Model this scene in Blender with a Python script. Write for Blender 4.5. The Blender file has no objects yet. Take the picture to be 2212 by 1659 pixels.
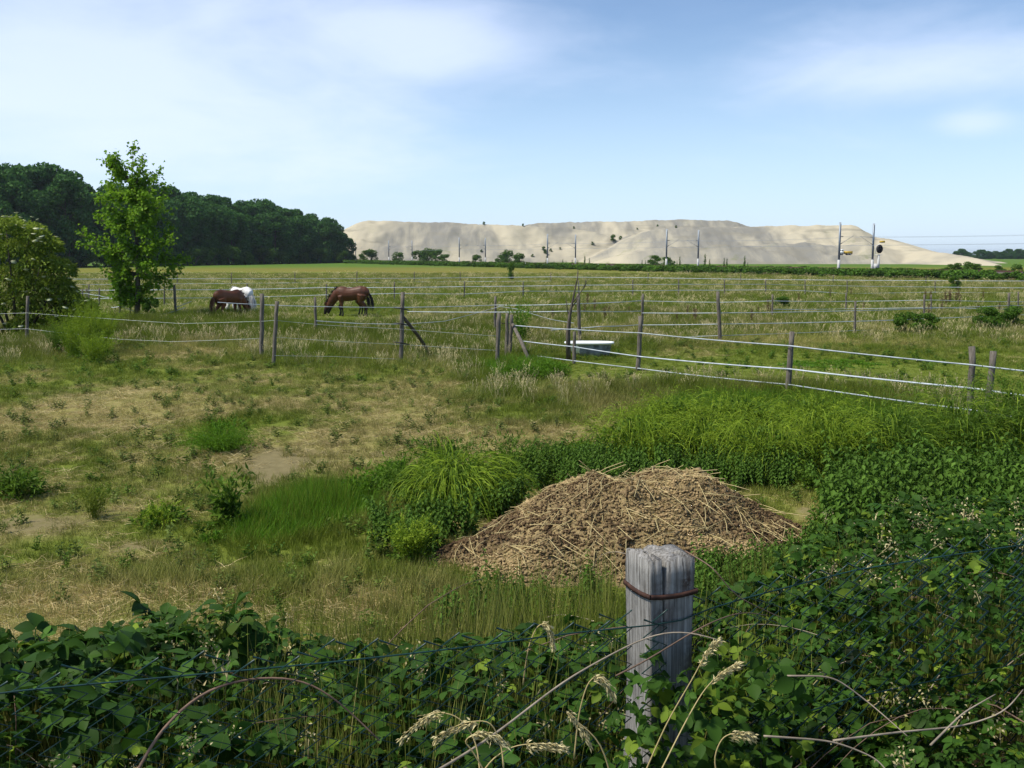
import bpy, math, random
import numpy as np
from mathutils import Vector, Matrix
random.seed(7)
rng = np.random.default_rng(11)
sc = bpy.context.scene
C = sc.collection
R = math.radians

# ------------------------------------------------------------------ camera
CAM_H = 3.2                       # eye height above the field
F = 2208.0                        # focal length in units of a 2212 wide picture
HOR = 550.0
PITCH = math.atan((829.5 - HOR) / F)
cam = bpy.data.cameras.new('camera')
cam.sensor_width = 36.0
cam.lens = 36.0 * F / 2212.0
cam.clip_start = 0.05
cam.clip_end = 9000.0
cam_o = bpy.data.objects.new('camera', cam)
C.objects.link(cam_o)
cam_o.location = (0, 0, CAM_H)
cam_o.rotation_euler = (math.pi / 2 - PITCH, 0, 0)
sc.camera = cam_o

# ------------------------------------------------------------------ light
SUN_EL, SUN_AZ = R(57), R(-108)    # azimuth from +Y, negative is to the left
sd = Vector((math.sin(SUN_AZ) * math.cos(SUN_EL), math.cos(SUN_AZ) * math.cos(SUN_EL), math.sin(SUN_EL)))
sun = bpy.data.lights.new('sun', 'SUN')
sun.energy = 3.2
sun.angle = R(6.0)
sun.color = (1.0, 0.94, 0.82)
sun_o = bpy.data.objects.new('sun', sun)
C.objects.link(sun_o)
sun_o.location = (-60, 20, 90)
sun_o.rotation_euler = (-sd).to_track_quat('-Z', 'Y').to_euler()

sc.view_settings.view_transform = 'Standard'
sc.view_settings.look = 'None'
sc.view_settings.gamma = 1.0
sc.view_settings.use_curve_mapping = False
sc.view_settings.exposure = 0.77
sc.cycles.max_bounces = 4
sc.cycles.transparent_max_bounces = 4
sc.cycles.volume_bounces = 0

# ------------------------------------------------------------------ sky with thin cloud
W = bpy.data.worlds.new('World')
sc.world = W
W.use_nodes = True
nt = W.node_tree
nt.nodes.clear()

def N(t, typ, **kw):
    n = t.nodes.new(typ)
    for k, v in kw.items():
        setattr(n, k, v)
    return n

def setin(t, n, name, v):
    if hasattr(v, 'is_output') or isinstance(v, bpy.types.NodeSocket):
        t.links.new(v, n.inputs[name])
    else:
        n.inputs[name].default_value = v

def math_(t, op, a, b=0.0, c=None, clamp=False):
    n = N(t, 'ShaderNodeMath', operation=op)
    n.use_clamp = clamp
    setin(t, n, 0, a); setin(t, n, 1, b)
    if c is not None: setin(t, n, 2, c)
    return n.outputs[0]

def vmath(t, op, a, b=(0, 0, 0)):
    n = N(t, 'ShaderNodeVectorMath', operation=op)
    setin(t, n, 0, a); setin(t, n, 1, b)
    return n.outputs['Value'] if op in ('LENGTH', 'DOT_PRODUCT', 'DISTANCE') else n.outputs[0]

def mix_(t, fac, a, b, blend='MIX'):
    n = N(t, 'ShaderNodeMix', data_type='RGBA', blend_type=blend)
    setin(t, n, 0, fac)
    for i, v in ((6, a), (7, b)):
        if isinstance(v, bpy.types.NodeSocket): t.links.new(v, n.inputs[i])
        else: n.inputs[i].default_value = (*v[:3], 1)
    return n.outputs[2]

def noise_(t, vec, scale, detail=3.0, rough=0.5, dist=0.0, col=False):
    n = N(t, 'ShaderNodeTexNoise')
    if vec is not None: t.links.new(vec, n.inputs['Vector'])
    n.inputs['Scale'].default_value = scale
    n.inputs['Detail'].default_value = detail
    n.inputs['Roughness'].default_value = rough
    n.inputs['Distortion'].default_value = dist
    return n.outputs['Color'] if col else n.outputs['Fac']

def ramp_(t, v, a, b, lo=0.0, hi=1.0, smooth=True):
    n = N(t, 'ShaderNodeMapRange')
    n.interpolation_type = 'SMOOTHSTEP' if smooth else 'LINEAR'
    setin(t, n, 0, v); setin(t, n, 1, a); setin(t, n, 2, b); setin(t, n, 3, lo); setin(t, n, 4, hi)
    return n.outputs[0]

sky = N(nt, 'ShaderNodeTexSky', sky_type='NISHITA')
sky.sun_disc = False
sky.sun_elevation = SUN_EL
sky.sun_rotation = SUN_AZ
sky.altitude = 120
sky.air_density = 1.0
sky.dust_density = 0.5
sky.ozone_density = 3.5
tc = N(nt, 'ShaderNodeTexCoord')
dirv = tc.outputs['Generated']
sep = N(nt, 'ShaderNodeSeparateXYZ'); nt.links.new(dirv, sep.inputs[0])
zz = math_(nt, 'MAXIMUM', sep.outputs[2], 0.0)
den = math_(nt, 'ADD', zz, 0.16)
comb = N(nt, 'ShaderNodeCombineXYZ')
nt.links.new(math_(nt, 'DIVIDE', sep.outputs[0], den), comb.inputs[0])
nt.links.new(math_(nt, 'DIVIDE', sep.outputs[1], den), comb.inputs[1])
comb.inputs[2].default_value = 3.7
plane = comb.outputs[0]
soft = noise_(nt, plane, 0.75, 6.0, 0.55, 0.4)
wisp = noise_(nt, plane, 2.1, 6.0, 0.6, 0.6)

def blob(px, py, rx, ry):
    """soft cloud bank centred on a direction, rx wide and ry high (tangents)"""
    u, v = (px - 1106) / F, (HOR - py) / F
    d = vmath(nt, 'SUBTRACT', dirv, tuple(Vector((u, 1.0, v)).normalized()))
    d = vmath(nt, 'MULTIPLY', d, (1 / rx, 1 / rx, 1 / ry))
    return ramp_(nt, vmath(nt, 'LENGTH', d), 1.0, 0.0)
banks = None
for px, py, rx, ry, amp in ((350, 120, .62, .17, .75), (960, 110, .16, .06, .35), (150, 330, .5, .12, .4), (2050, 120, .30, .060, .52),
                            (1760, 190, .22, .040, .30), (2080, 275, .055, .022, .55), (1650, 330, .30, .06, .18)):
    b = math_(nt, 'MULTIPLY', blob(px, py, rx, ry), amp)
    banks = b if banks is None else math_(nt, 'ADD', banks, b)
cl = math_(nt, 'ADD', math_(nt, 'MULTIPLY', soft, 0.9), math_(nt, 'MULTIPLY', wisp, 0.34))
cl = math_(nt, 'ADD', cl, math_(nt, 'MULTIPLY', banks, 0.62))
cloud = ramp_(nt, cl, 0.66, 1.24, 0.0, 0.74)
hazeband = ramp_(nt, sep.outputs[2], 0.24, 0.0, 0.0, 0.55)
skycol = mix_(nt, hazeband, sky.outputs[0], (5.4, 7.15, 9.1))
skycol = mix_(nt, cloud, skycol, (6.5, 7.25, 8.6))
skycol = mix_(nt, 1.0, skycol, (0.99, 1.0, 1.05), 'MULTIPLY')
bg = N(nt, 'ShaderNodeBackground')
nt.links.new(skycol, bg.inputs[0])
bg.inputs[1].default_value = 0.083
wo = N(nt, 'ShaderNodeOutputWorld')
nt.links.new(bg.outputs[0], wo.inputs[0])

# ------------------------------------------------------------------ helpers
SP, CP = math.sin(PITCH), math.cos(PITCH)
def ray(x, y):
    u, v = (x - 1106) / F, (829.5 - y) / F
    return np.array((u, CP + v * SP, -SP + v * CP))
def at(x, y, z=0.0):              # picture point on the horizontal plane z
    d = ray(x, y)
    t = (z - CAM_H) / d[2]
    return np.array((d[0] * t, d[1] * t, z))
def atY(x, y, Y):                 # picture point on the plane at distance Y
    d = ray(x, y)
    t = Y / d[1]
    return np.array((d[0] * t, Y, CAM_H + d[2] * t))

def hash2(ix, iy, seed):
    h = (ix.astype(np.int64) * 374761393 + iy.astype(np.int64) * 668265263 + seed * 982451653) & 0xffffffff
    h = ((h ^ (h >> 13)) * 1274126177) & 0xffffffff
    h = h ^ (h >> 16)
    return (h & 0xffff) / 65535.0
def vnoise(x, y, seed=0):
    x = np.asarray(x, float); y = np.asarray(y, float)
    ix, iy = np.floor(x), np.floor(y)
    fx, fy = x - ix, y - iy
    fx = fx * fx * (3 - 2 * fx); fy = fy * fy * (3 - 2 * fy)
    a = hash2(ix, iy, seed); b = hash2(ix + 1, iy, seed); c = hash2(ix, iy + 1, seed); d = hash2(ix + 1, iy + 1, seed)
    return (a * (1 - fx) + b * fx) * (1 - fy) + (c * (1 - fx) + d * fx) * fy
def fbm(x, y, o=4, seed=0):
    s, a, t = 0.0, 0.5, 0.0
    for k in range(o):
        s = s + a * vnoise(x * 2 ** k, y * 2 ** k, seed + k * 17); t += a; a *= 0.5
    return s / t
def sstep(a, b, x):
    t = np.clip((np.asarray(x, float) - a) / (b - a), 0, 1)
    return t * t * (3 - 2 * t)

class MB:
    """collects triangles; build() links them as ONE mesh object"""
    def __init__(s): s.V = []; s.F = []; s.T = []; s.n = 0
    def add(s, V, Fc, T=0.5):
        V = np.asarray(V, float).reshape(-1, 3); Fc = np.asarray(Fc, int).reshape(-1, 3)
        s.V.append(V); s.F.append(Fc + s.n); s.n += len(V)
        s.T.append(np.broadcast_to(np.asarray(T, float), (len(V),)))
        return s
    def tube(s, P, rad, sides=6, T=0.5, cap=True):
        P = np.asarray(P, float); n = len(P)
        rad = np.broadcast_to(np.asarray(rad, float), (n,))
        tan = np.gradient(P, axis=0); tan /= np.linalg.norm(tan, axis=1)[:, None] + 1e-9
        ref = np.eye(3)[int(np.argmin(np.abs(tan).max(0)))]
        a = np.cross(tan, ref); a /= np.linalg.norm(a, axis=1)[:, None] + 1e-9
        b = np.cross(tan, a)
        ang = np.arange(sides) * 2 * math.pi / sides
        V = P[:, None] + rad[:, None, None] * (np.cos(ang)[None, :, None] * a[:, None] + np.sin(ang)[None, :, None] * b[:, None])
        V = V.reshape(-1, 3)
        i = np.arange(n - 1)[:, None] * sides; j = np.arange(sides)[None]; j2 = (j + 1) % sides
        q = np.stack([i + j, i + j2, i + sides + j2, i + sides + j], -1).reshape(-1, 4)
        Fc = np.concatenate([q[:, [0, 2, 1]], q[:, [0, 3, 2]]])
        if cap:
            e0 = [[0, k, k + 1] for k in range(1, sides - 1)]
            o = (n - 1) * sides
            e1 = [[o, o + k + 1, o + k] for k in range(1, sides - 1)]
            Fc = np.concatenate([Fc, np.array(e0 + e1)])
        return s.add(V, Fc, T)
    def box(s, c, size, rz=0.0, T=0.5, taper=1.0):
        x, y, z = np.asarray(size) / 2.0
        V = np.array([(-x, -y, -z), (x, -y, -z), (x, y, -z), (-x, y, -z), (-x * taper, -y * taper, z), (x * taper, -y * taper, z), (x * taper, y * taper, z), (-x * taper, y * taper, z)])
        cr, sr = math.cos(rz), math.sin(rz)
        V = np.stack([V[:, 0] * cr - V[:, 1] * sr, V[:, 0] * sr + V[:, 1] * cr, V[:, 2]], 1) + np.asarray(c, float)
        Q = [(3, 2, 1, 0), (4, 5, 6, 7), (0, 1, 5, 4), (1, 2, 6, 5), (2, 3, 7, 6), (3, 0, 4, 7)]
        return s.add(V, [t for q in Q for t in ((q[0], q[1], q[2]), (q[0], q[2], q[3]))], T)
    def leaves(s, P, D, L, Wd, T=0.5, fold=0.25, up=None):
        """folded diamond leaves: base P, direction D, length L, width Wd"""
        P = np.asarray(P, float); n = len(P)
        D = np.asarray(D, float); D = D / (np.linalg.norm(D, axis=1)[:, None] + 1e-9)
        L = np.broadcast_to(np.asarray(L, float), (n,))[:, None]; Wd = np.broadcast_to(np.asarray(Wd, float), (n,))[:, None]
        if up is None: up = rng.normal(0, 0.55, (n, 3)) + np.array((0, 0, 1.0))
        S = np.cross(D, up); S /= np.linalg.norm(S, axis=1)[:, None] + 1e-9
        U = np.cross(S, D)
        mid = P + D * L * 0.45
        V = np.stack([P, mid + S * Wd / 2 + U * Wd * fold, P + D * L - U * L * 0.12, mid - S * Wd / 2 + U * Wd * fold], 1).reshape(-1, 3)
        o = np.arange(n)[:, None] * 4
        Fc = np.concatenate([o + np.array([[0, 1, 2]]), o + np.array([[0, 2, 3]])])
        T = np.repeat(np.broadcast_to(np.asarray(T, float), (n,)), 4)
        return s.add(V, Fc, T)
    def blades(s, P, D0, L, wid, bend, T=0.5, seg=3):
        """grass blades: ribbons that leave P along D0 and bend over by gravity"""
        P = np.asarray(P, float); n = len(P)
        D = np.asarray(D0, float).copy(); D /= np.linalg.norm(D, axis=1)[:, None]
        L = np.broadcast_to(np.asarray(L, float), (n,)); wid = np.broadcast_to(np.asarray(wid, float), (n,)); bend = np.broadcast_to(np.asarray(bend, float), (n,))
        S = np.cross(D, rng.normal(0, 1, (n, 3))); S /= np.linalg.norm(S, axis=1)[:, None] + 1e-9
        rows = []; p = P.copy()
        for k in range(seg):
            w = (wid * (1 - 0.75 * (k / seg) ** 1.5))[:, None] / 2
            rows += [p - S * w, p + S * w]
            p = p + D * (L / seg)[:, None]
            D = D + np.array((0, 0, -1.0)) * bend[:, None]
            D /= np.linalg.norm(D, axis=1)[:, None]
        rows.append(p)
        m = 2 * seg + 1
        V = np.stack(rows, 1).reshape(-1, 3)
        f = []
        for k in range(seg - 1):
            a = 2 * k
            f += [(a, a + 1, a + 3), (a, a + 3, a + 2)]
        f.append((2 * seg - 2, 2 * seg - 1, 2 * seg))
        o = np.arange(n)[:, None, None] * m
        Fc = (o + np.array(f)[None]).reshape(-1, 3)
        return s.add(V, Fc, np.repeat(np.broadcast_to(np.asarray(T, float), (n,)), m))
    def mesh(s, name, mat, smooth=False):
        V = np.concatenate(s.V); Fc = np.concatenate(s.F); T = np.concatenate(s.T)
        me = bpy.data.meshes.new(name)
        me.vertices.add(len(V)); me.vertices.foreach_set('co', V.astype(np.float32).ravel())
        me.loops.add(len(Fc) * 3); me.loops.foreach_set('vertex_index', Fc.astype(np.int32).ravel())
        me.polygons.add(len(Fc)); me.polygons.foreach_set('loop_start', (np.arange(len(Fc)) * 3).astype(np.int32))
        if smooth: me.polygons.foreach_set('use_smooth', np.ones(len(Fc), bool))
        a = me.attributes.new('tint', 'FLOAT', 'POINT'); a.data.foreach_set('value', T.astype(np.float32))
        me.update(calc_edges=True); me.validate()
        me.materials.append(mat)
        return me
    def build(s, name, mat, parent=None, smooth=False):
        return link(name, s.mesh(name, mat, smooth), parent)

def link(name, me, parent=None):
    o = bpy.data.objects.new(name, me); C.objects.link(o)
    if parent is not None: o.parent = parent
    return o
def thing(name, label, cat, loc=(0, 0, 0), rz=0.0, group=None):
    o = bpy.data.objects.new(name, None); C.objects.link(o)
    o.empty_display_size = 0.2
    o.location = tuple(loc); o.rotation_euler = (0, 0, rz)
    return tag(o, label, cat, group)
def tag(o, label, cat, group=None, kind=None):
    o['label'] = label; o['category'] = cat
    if group: o['group'] = group
    if kind: o['kind'] = kind
    return o
def struct(o): o['kind'] = 'structure'; return o
def dup(root, loc, rz=None, scale=None, label=None):
    r = root.copy(); C.objects.link(r); r.location = tuple(loc)
    if rz is not None: r.rotation_euler = (0, 0, rz)
    if scale is not None: r.scale = scale if hasattr(scale, '__len__') else (scale,) * 3
    if label: r['label'] = label
    for ch in list(root.children):
        c = ch.copy(); C.objects.link(c); c.parent = r
        for g in list(ch.children):
            d = g.copy(); C.objects.link(d); d.parent = c
    return r
def unit(v): return v / (np.linalg.norm(v, axis=-1, keepdims=True) + 1e-9)

# ------------------------------------------------------------------ materials
def newmat(name):
    m = bpy.data.materials.new(name); m.use_nodes = True
    t = m.node_tree; p = t.nodes['Principled BSDF']
    p.inputs['Specular IOR Level'].default_value = 0.3
    return m, t, p
def attr(t, name, kind='GEOMETRY'):
    n = N(t, 'ShaderNodeAttribute', attribute_type=kind); n.attribute_name = name
    return n.outputs['Fac']
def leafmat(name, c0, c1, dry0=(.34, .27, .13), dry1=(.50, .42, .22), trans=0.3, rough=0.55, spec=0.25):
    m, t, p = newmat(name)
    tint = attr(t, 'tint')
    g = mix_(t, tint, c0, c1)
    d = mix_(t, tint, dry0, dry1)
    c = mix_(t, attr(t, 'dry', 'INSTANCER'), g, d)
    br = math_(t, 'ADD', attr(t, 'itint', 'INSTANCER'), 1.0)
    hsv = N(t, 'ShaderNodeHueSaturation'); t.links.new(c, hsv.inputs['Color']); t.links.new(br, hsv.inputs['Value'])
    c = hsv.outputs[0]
    t.links.new(c, p.inputs['Base Color'])
    p.inputs['Roughness'].default_value = rough
    p.inputs['Specular IOR Level'].default_value = spec
    if trans > 0:
        tr = N(t, 'ShaderNodeBsdfTranslucent'); t.links.new(c, tr.inputs['Color'])
        ms = N(t, 'ShaderNodeMixShader'); ms.inputs[0].default_value = trans
        t.links.new(p.outputs[0], ms.inputs[1]); t.links.new(tr.outputs[0], ms.inputs[2])
        t.links.new(ms.outputs[0], t.nodes['Material Output'].inputs['Surface'])
    return m
def plain(name, c, rough=0.6, metal=0.0, var=0.15, scale=8.0, spec=0.3, bump=0.0):
    m, t, p = newmat(name)
    co = N(t, 'ShaderNodeTexCoord').outputs['Object']
    n = noise_(t, co, scale, 4.0, 0.6)
    c = np.array(c, float)
    col = mix_(t, ramp_(t, n, 0.3, 0.7), tuple(c * (1 - var)), tuple(np.minimum(c * (1 + var), 0.95)))
    t.links.new(col, p.inputs['Base Color'])
    p.inputs['Roughness'].default_value = rough; p.inputs['Metallic'].default_value = metal
    p.inputs['Specular IOR Level'].default_value = spec
    if bump:
        b = N(t, 'ShaderNodeBump'); b.inputs['Strength'].default_value = bump
        t.links.new(n, b.inputs['Height']); t.links.new(b.outputs[0], p.inputs['Normal'])
    return m
def woodmat(name, c0, c1, scale=14.0, stretch=0.08):
    m, t, p = newmat(name)
    co = N(t, 'ShaderNodeTexCoord').outputs['Object']
    st = vmath(t, 'MULTIPLY', co, (1, 1, stretch))
    n = noise_(t, st, scale * 4, 6.0, 0.7, 0.3)
    n2 = noise_(t, co, scale * 0.5, 3.0, 0.6)
    col = mix_(t, ramp_(t, n, 0.34, 0.66), c0, c1)
    col = mix_(t, ramp_(t, n2, 0.45, 0.75, 0, 0.5), col, tuple(np.array(c0) * 0.7))
    t.links.new(col, p.inputs['Base Color'])
    p.inputs['Roughness'].default_value = 0.85; p.inputs['Specular IOR Level'].default_value = 0.15
    b = N(t, 'ShaderNodeBump'); b.inputs['Strength'].default_value = 0.6; b.inputs['Distance'].default_value = 0.01
    t.links.new(n, b.inputs['Height']); t.links.new(b.outputs[0], p.inputs['Normal'])
    return m

M = {}
M['grass'] = leafmat('grass', (.085, .128, .012), (.190, .238, .030), (.215, .200, .058), (.43, .385, .135), 0.35, spec=0.1)
M['lush'] = leafmat('lush_grass', (.060, .150, .008), (.150, .290, .022), trans=0.38, spec=0.1)
M['weed'] = leafmat('weed_leaf', (.056, .120, .011), (.142, .235, .026), trans=0.38, spec=0.12)
M['droop'] = leafmat('drooping_pods', (.120, .210, .012), (.290, .390, .034), trans=0.38, spec=0.1)
M['nettle'] = leafmat('nettle_leaf', (.042, .098, .010), (.100, .185, .026), trans=0.32, rough=0.65, spec=0.1)
M['bramble'] = leafmat('bramble_leaf', (.016, .048, .006), (.052, .118, .014), (.13, .20, .012), (.27, .36, .035), trans=0.32, rough=0.6, spec=0.12)
M['youngleaf'] = leafmat('young_tree_leaf', (.085, .195, .010), (.215, .370, .026), trans=0.45, spec=0.12)
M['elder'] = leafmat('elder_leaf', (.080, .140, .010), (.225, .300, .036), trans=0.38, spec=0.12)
M['forest'] = leafmat('forest_leaf', (.026, .086, .016), (.078, .185, .036), trans=0.34, spec=0.08)
M['bush'] = leafmat('bush_leaf', (.045, .110, .010), (.105, .200, .022), trans=0.32, spec=0.1)
M['straw'] = leafmat('straw', (.34, .26, .10), (.62, .51, .25), trans=0.15, rough=0.5)
M['seed'] = leafmat('seed_head', (.38, .32, .14), (.64, .56, .30), trans=0.2)
M['clod'] = leafmat('muck_clod', (.095, .060, .028), (.38, .275, .135), trans=0.0, rough=0.9)
M['bark'] = woodmat('bark', (.05, .042, .03), (.12, .105, .08), 5)
M['deadwood'] = woodmat('dead_wood', (.06, .05, .04), (.15, .125, .10), 8)
M['stake'] = woodmat('weathered_stake', (.085, .075, .06), (.20, .175, .145), 10)
M['oldpost'] = woodmat('silvered_post', (.125, .117, .105), (.34, .33, .31), 30, 0.03)
M['tape'] = plain('white_tape', (.46, .51, .55), 0.6, var=0.2, scale=3)
M['wire'] = plain('thin_wire', (.50, .54, .53), 0.45, metal=0.3, var=0.15)
M['knob'] = plain('black_insulator', (.02, .02, .022), 0.5)
M['greenwire'] = plain('green_coated_wire', (.012, .045, .040), 0.4, var=0.3, spec=0.4)
M['rust'] = plain('rusty_iron', (.055, .026, .018), 0.8, metal=0.2, var=0.45, scale=40, bump=0.3)
M['cane'] = plain('bramble_cane', (.15, .095, .065), 0.7, var=0.4, scale=12)
M['drycane'] = plain('dry_cane', (.28, .23, .17), 0.75, var=0.3, scale=12)
M['umbel'] = plain('cream_flower', (.46, .48, .28), 0.85, var=0.15, scale=9)
M['steel'] = plain('galvanised_steel', (.30, .34, .38), 0.5, metal=0.35, var=0.12, scale=2)
M['shell'] = plain('bare_cast_shell', (.17, .185, .21), 0.55, metal=0.2, var=0.55, scale=5)
M['concrete'] = plain('pale_concrete', (.52, .52, .49), 0.85, var=0.12, scale=3)
M['black'] = plain('black_paint', (.016, .016, .02), 0.5)
M['yellow'] = plain('yellow_paint', (.50, .33, .03), 0.5)
M['white'] = plain('white_paint', (.78, .79, .78), 0.35, var=0.05)
M['glass'] = plain('dark_glass', (.03, .04, .05), 0.1, spec=0.6)
M['rubber'] = plain('tyre_rubber', (.018, .018, .018), 0.8)

# ================================================================== GROUND
FD = np.array((0.925, 0.38))                       # direction of the wire netting fence
def vv(x, y): return (np.asarray(y, float) - 0.41 * np.asarray(x, float)) * 0.925    # distance from the roadside, across the bank
def gz(x, y):
    x = np.asarray(x, float); y = np.asarray(y, float)
    bank = 1.25 * (1 - sstep(3.4, 7.0, vv(x, y)))
    und = (fbm(x * 0.35, y * 0.35, 3, 5) - 0.5) * 0.16 * sstep(6, 9, y) * (1 - sstep(40, 80, y))
    und = und + (fbm(x * 0.06, y * 0.06, 2, 9) - 0.5) * 0.25 * sstep(12, 30, y) * (1 - sstep(90, 150, y))
    return bank + und
def g3(x, y): return np.array((x, y, float(gz(x, y))))
def atg(px, py):                                   # picture point on the real ground
    p = at(px, py, 0.0)
    for _ in range(4): p = at(px, py, float(gz(p[0], p[1])))
    return p
def spot(px, py, rx, ry):
    c = at(px, py); a = at(px, py - ry * 0.8)[1]; b = at(px, py + ry)[1]
    return c[0], (a + b) / 2, rx * c[1] / F, max((a - b) / 2, 0.2)
def ells(lst, x, y):
    s = 0.0
    for e in lst:
        cx, cy, rx, ry = spot(*e[:4])
        s = s + e[4] * np.exp(-(((x - cx) / rx) ** 2 + ((y - cy) / ry) ** 2))
    return s
BARE = [(110, 850, 170, 26, .8), (60, 1130, 190, 40, .9), (600, 1020, 120, 60, .95), (330, 1070, 150, 40, .6), (330, 1170, 230, 30, .9),
        (560, 1010, 60, 60, .5), (40, 1000, 80, 30, .3), (400, 860, 200, 20, .3), (850, 900, 120, 22, .3), (1760, 1105, 60, 30, .9), (1150, 935, 110, 18, .5), (740, 1180, 90, 20, .6), (640, 880, 160, 20, .35)]
DRYS = [(650, 860, 300, 40, .55), (1120, 940, 160, 28, .85), (450, 1260, 330, 60, .7), (900, 1310, 180, 50, .7), (680, 1190, 150, 40, .6), (150, 880, 200, 50, .5),
        (1620, 730, 260, 16, .5), (900, 690, 300, 16, .45), (1350, 700, 200, 25, .35), (250, 770, 200, 20, .3), (60, 1040, 120, 60, .4), (1100, 850, 200, 30, .25), (1760, 1105, 70, 35, 1.)]
LUSH = [(1130, 795, 130, 30, .9), (700, 1090, 150, 60, 1.1), (560, 1150, 100, 40, .7), (480, 930, 70, 40, .6), (560, 715, 200, 16, .7), (1800, 790, 380, 40, .6), (1550, 860, 500, 30, .35),
        (1650, 900, 500, 40, .6), (2000, 1000, 300, 90, .9), (1250, 1000, 150, 60, .8), (60, 960, 130, 60, .35), (700, 770, 120, 16, .4), (760, 640, 300, 8, .35), (1150, 1330, 260, 60, .7), (1700, 1250, 250, 60, .7), (200, 720, 90, 40, .6)]
TALL = [(1270, 800, 75, 22, -.40), (200, 725, 100, 30, .40), (560, 722, 380, 22, .20), (850, 760, 250, 25, .22), (1130, 800, 130, 26, .24), (1560, 850, 480, 26, .26), (1800, 890, 420, 40, .22), (60, 770, 120, 30, .2),
        (450, 1270, 420, 55, .10), (900, 1310, 200, 60, .12), (500, 690, 130, 12, .25), (1300, 700, 120, 30, .12), (700, 1090, 130, 45, .16), (1650, 690, 600, 25, .10), (940, 720, 300, 20, .12)]
def maps(x, y):
    n1 = fbm(x * 0.45, y * 0.30, 4, 21); n2 = fbm(x * 1.7, y * 1.2, 3, 33); n3 = fbm(x * 0.05, y * 0.05, 3, 44)
    near = 1 - sstep(14, 40, y)
    bare = ells(BARE, x, y) * (0.5 + 1.0 * n2) + (n1 - 0.62) * 1.6 * near * (x < 3)
    lush = ells(LUSH, x, y)
    dry = 0.39 + (n1 - 0.5) * 1.3 + (n2 - 0.5) * 0.8 + (n3 - 0.5) * 0.6 + ells(DRYS, x, y) * 0.55 - lush * 0.75 - 0.10 * sstep(30, 60, y)
    dry = dry - .16 * sstep(18, 34, y)
    bare = np.maximum(bare * 0.95 - lush * 0.6, 1 - sstep(3.6, 4.4, vv(x, y)))
    return np.clip(dry, 0, 1), np.clip(bare, 0, 1), np.clip(lush, 0, 1.2)

def axis(dense, step, far, g=1.16):
    a = list(np.arange(0, dense, step)); s = step
    while a[-1] < far:
        s *= g; a.append(a[-1] + s)
    return np.array(a)
ax = axis(14, 0.22, 4200); xs = np.concatenate([-ax[::-1][:-1], ax])
ys = np.concatenate([np.arange(-4, 0, 1.0), axis(34, 0.22, 6500)])
GX, GY = np.meshgrid(xs, ys)
GZ = gz(GX, GY)
far = sstep(20, 70, GY)
b_d, b_b, b_l = maps(GX, GY)
mb = MB()
nx, ny = len(xs), len(ys)
ii = (np.arange(ny - 1)[:, None] * nx + np.arange(nx - 1)[None]).ravel()
mb.add(np.stack([GX, GY, GZ], -1).reshape(-1, 3), np.concatenate([np.stack([ii, ii + 1, ii + nx + 1], 1), np.stack([ii, ii + nx + 1, ii + nx], 1)]), b_d.ravel())
m, t, p = newmat('field_ground')
geo = N(t, 'ShaderNodeNewGeometry').outputs['Position']
dryA = attr(t, 'tint'); bareA = attr(t, 'bare')
st = vmath(t, 'MULTIPLY', geo, (1, 1, 1))
nf = noise_(t, st, 5.0, 6.0, 0.65); nm = noise_(t, st, 0.9, 5.0, 0.6); nl = noise_(t, vmath(t, 'MULTIPLY', geo, (0.5, 1.6, 1)), 0.045, 5.0, 0.6)
green = mix_(t, nf, (.075, .108, .014), (.165, .195, .032))
straw = mix_(t, nf, (.150, .138, .042), (.30, .268, .095))
c = mix_(t, ramp_(t, math_(t, 'ADD', dryA, math_(t, 'MULTIPLY', math_(t, 'SUBTRACT', nm, 0.5), 0.8)), 0.2, 0.85), green, straw)
soil = mix_(t, nf, (.105, .090, .040), (.25, .21, .105))
c = mix_(t, ramp_(t, math_(t, 'ADD', bareA, math_(t, 'MULTIPLY', math_(t, 'SUBTRACT', nf, 0.5), 0.9)), 0.25, 0.75), c, soil)
sy = N(t, 'ShaderNodeSeparateXYZ'); t.links.new(geo, sy.inputs[0])
olive = mix_(t, ramp_(t, nl, 0.35, 0.68), (.185, .148, .030), (.145, .175, .030))
c = mix_(t, math_(t, 'MULTIPLY', ramp_(t, sy.outputs[1], 60, 125), 0.9), c, olive)
c = mix_(t, ramp_(t, sy.outputs[1], 210, 300), c, (.085, .150, .020))
t.links.new(c, p.inputs['Base Color']); p.inputs['Roughness'].default_value = 0.95; p.inputs['Specular IOR Level'].default_value = 0.05
bm_ = N(t, 'ShaderNodeBump'); bm_.inputs['Strength'].default_value = 0.5; bm_.inputs['Distance'].default_value = 0.05
t.links.new(nf, bm_.inputs['Height']); t.links.new(bm_.outputs[0], p.inputs['Normal'])
ground = mb.build('ground', m, smooth=True)
a = ground.data.attributes.new('bare', 'FLOAT', 'POINT'); a.data.foreach_set('value', b_b.ravel().astype(np.float32))
struct(ground)

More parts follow.
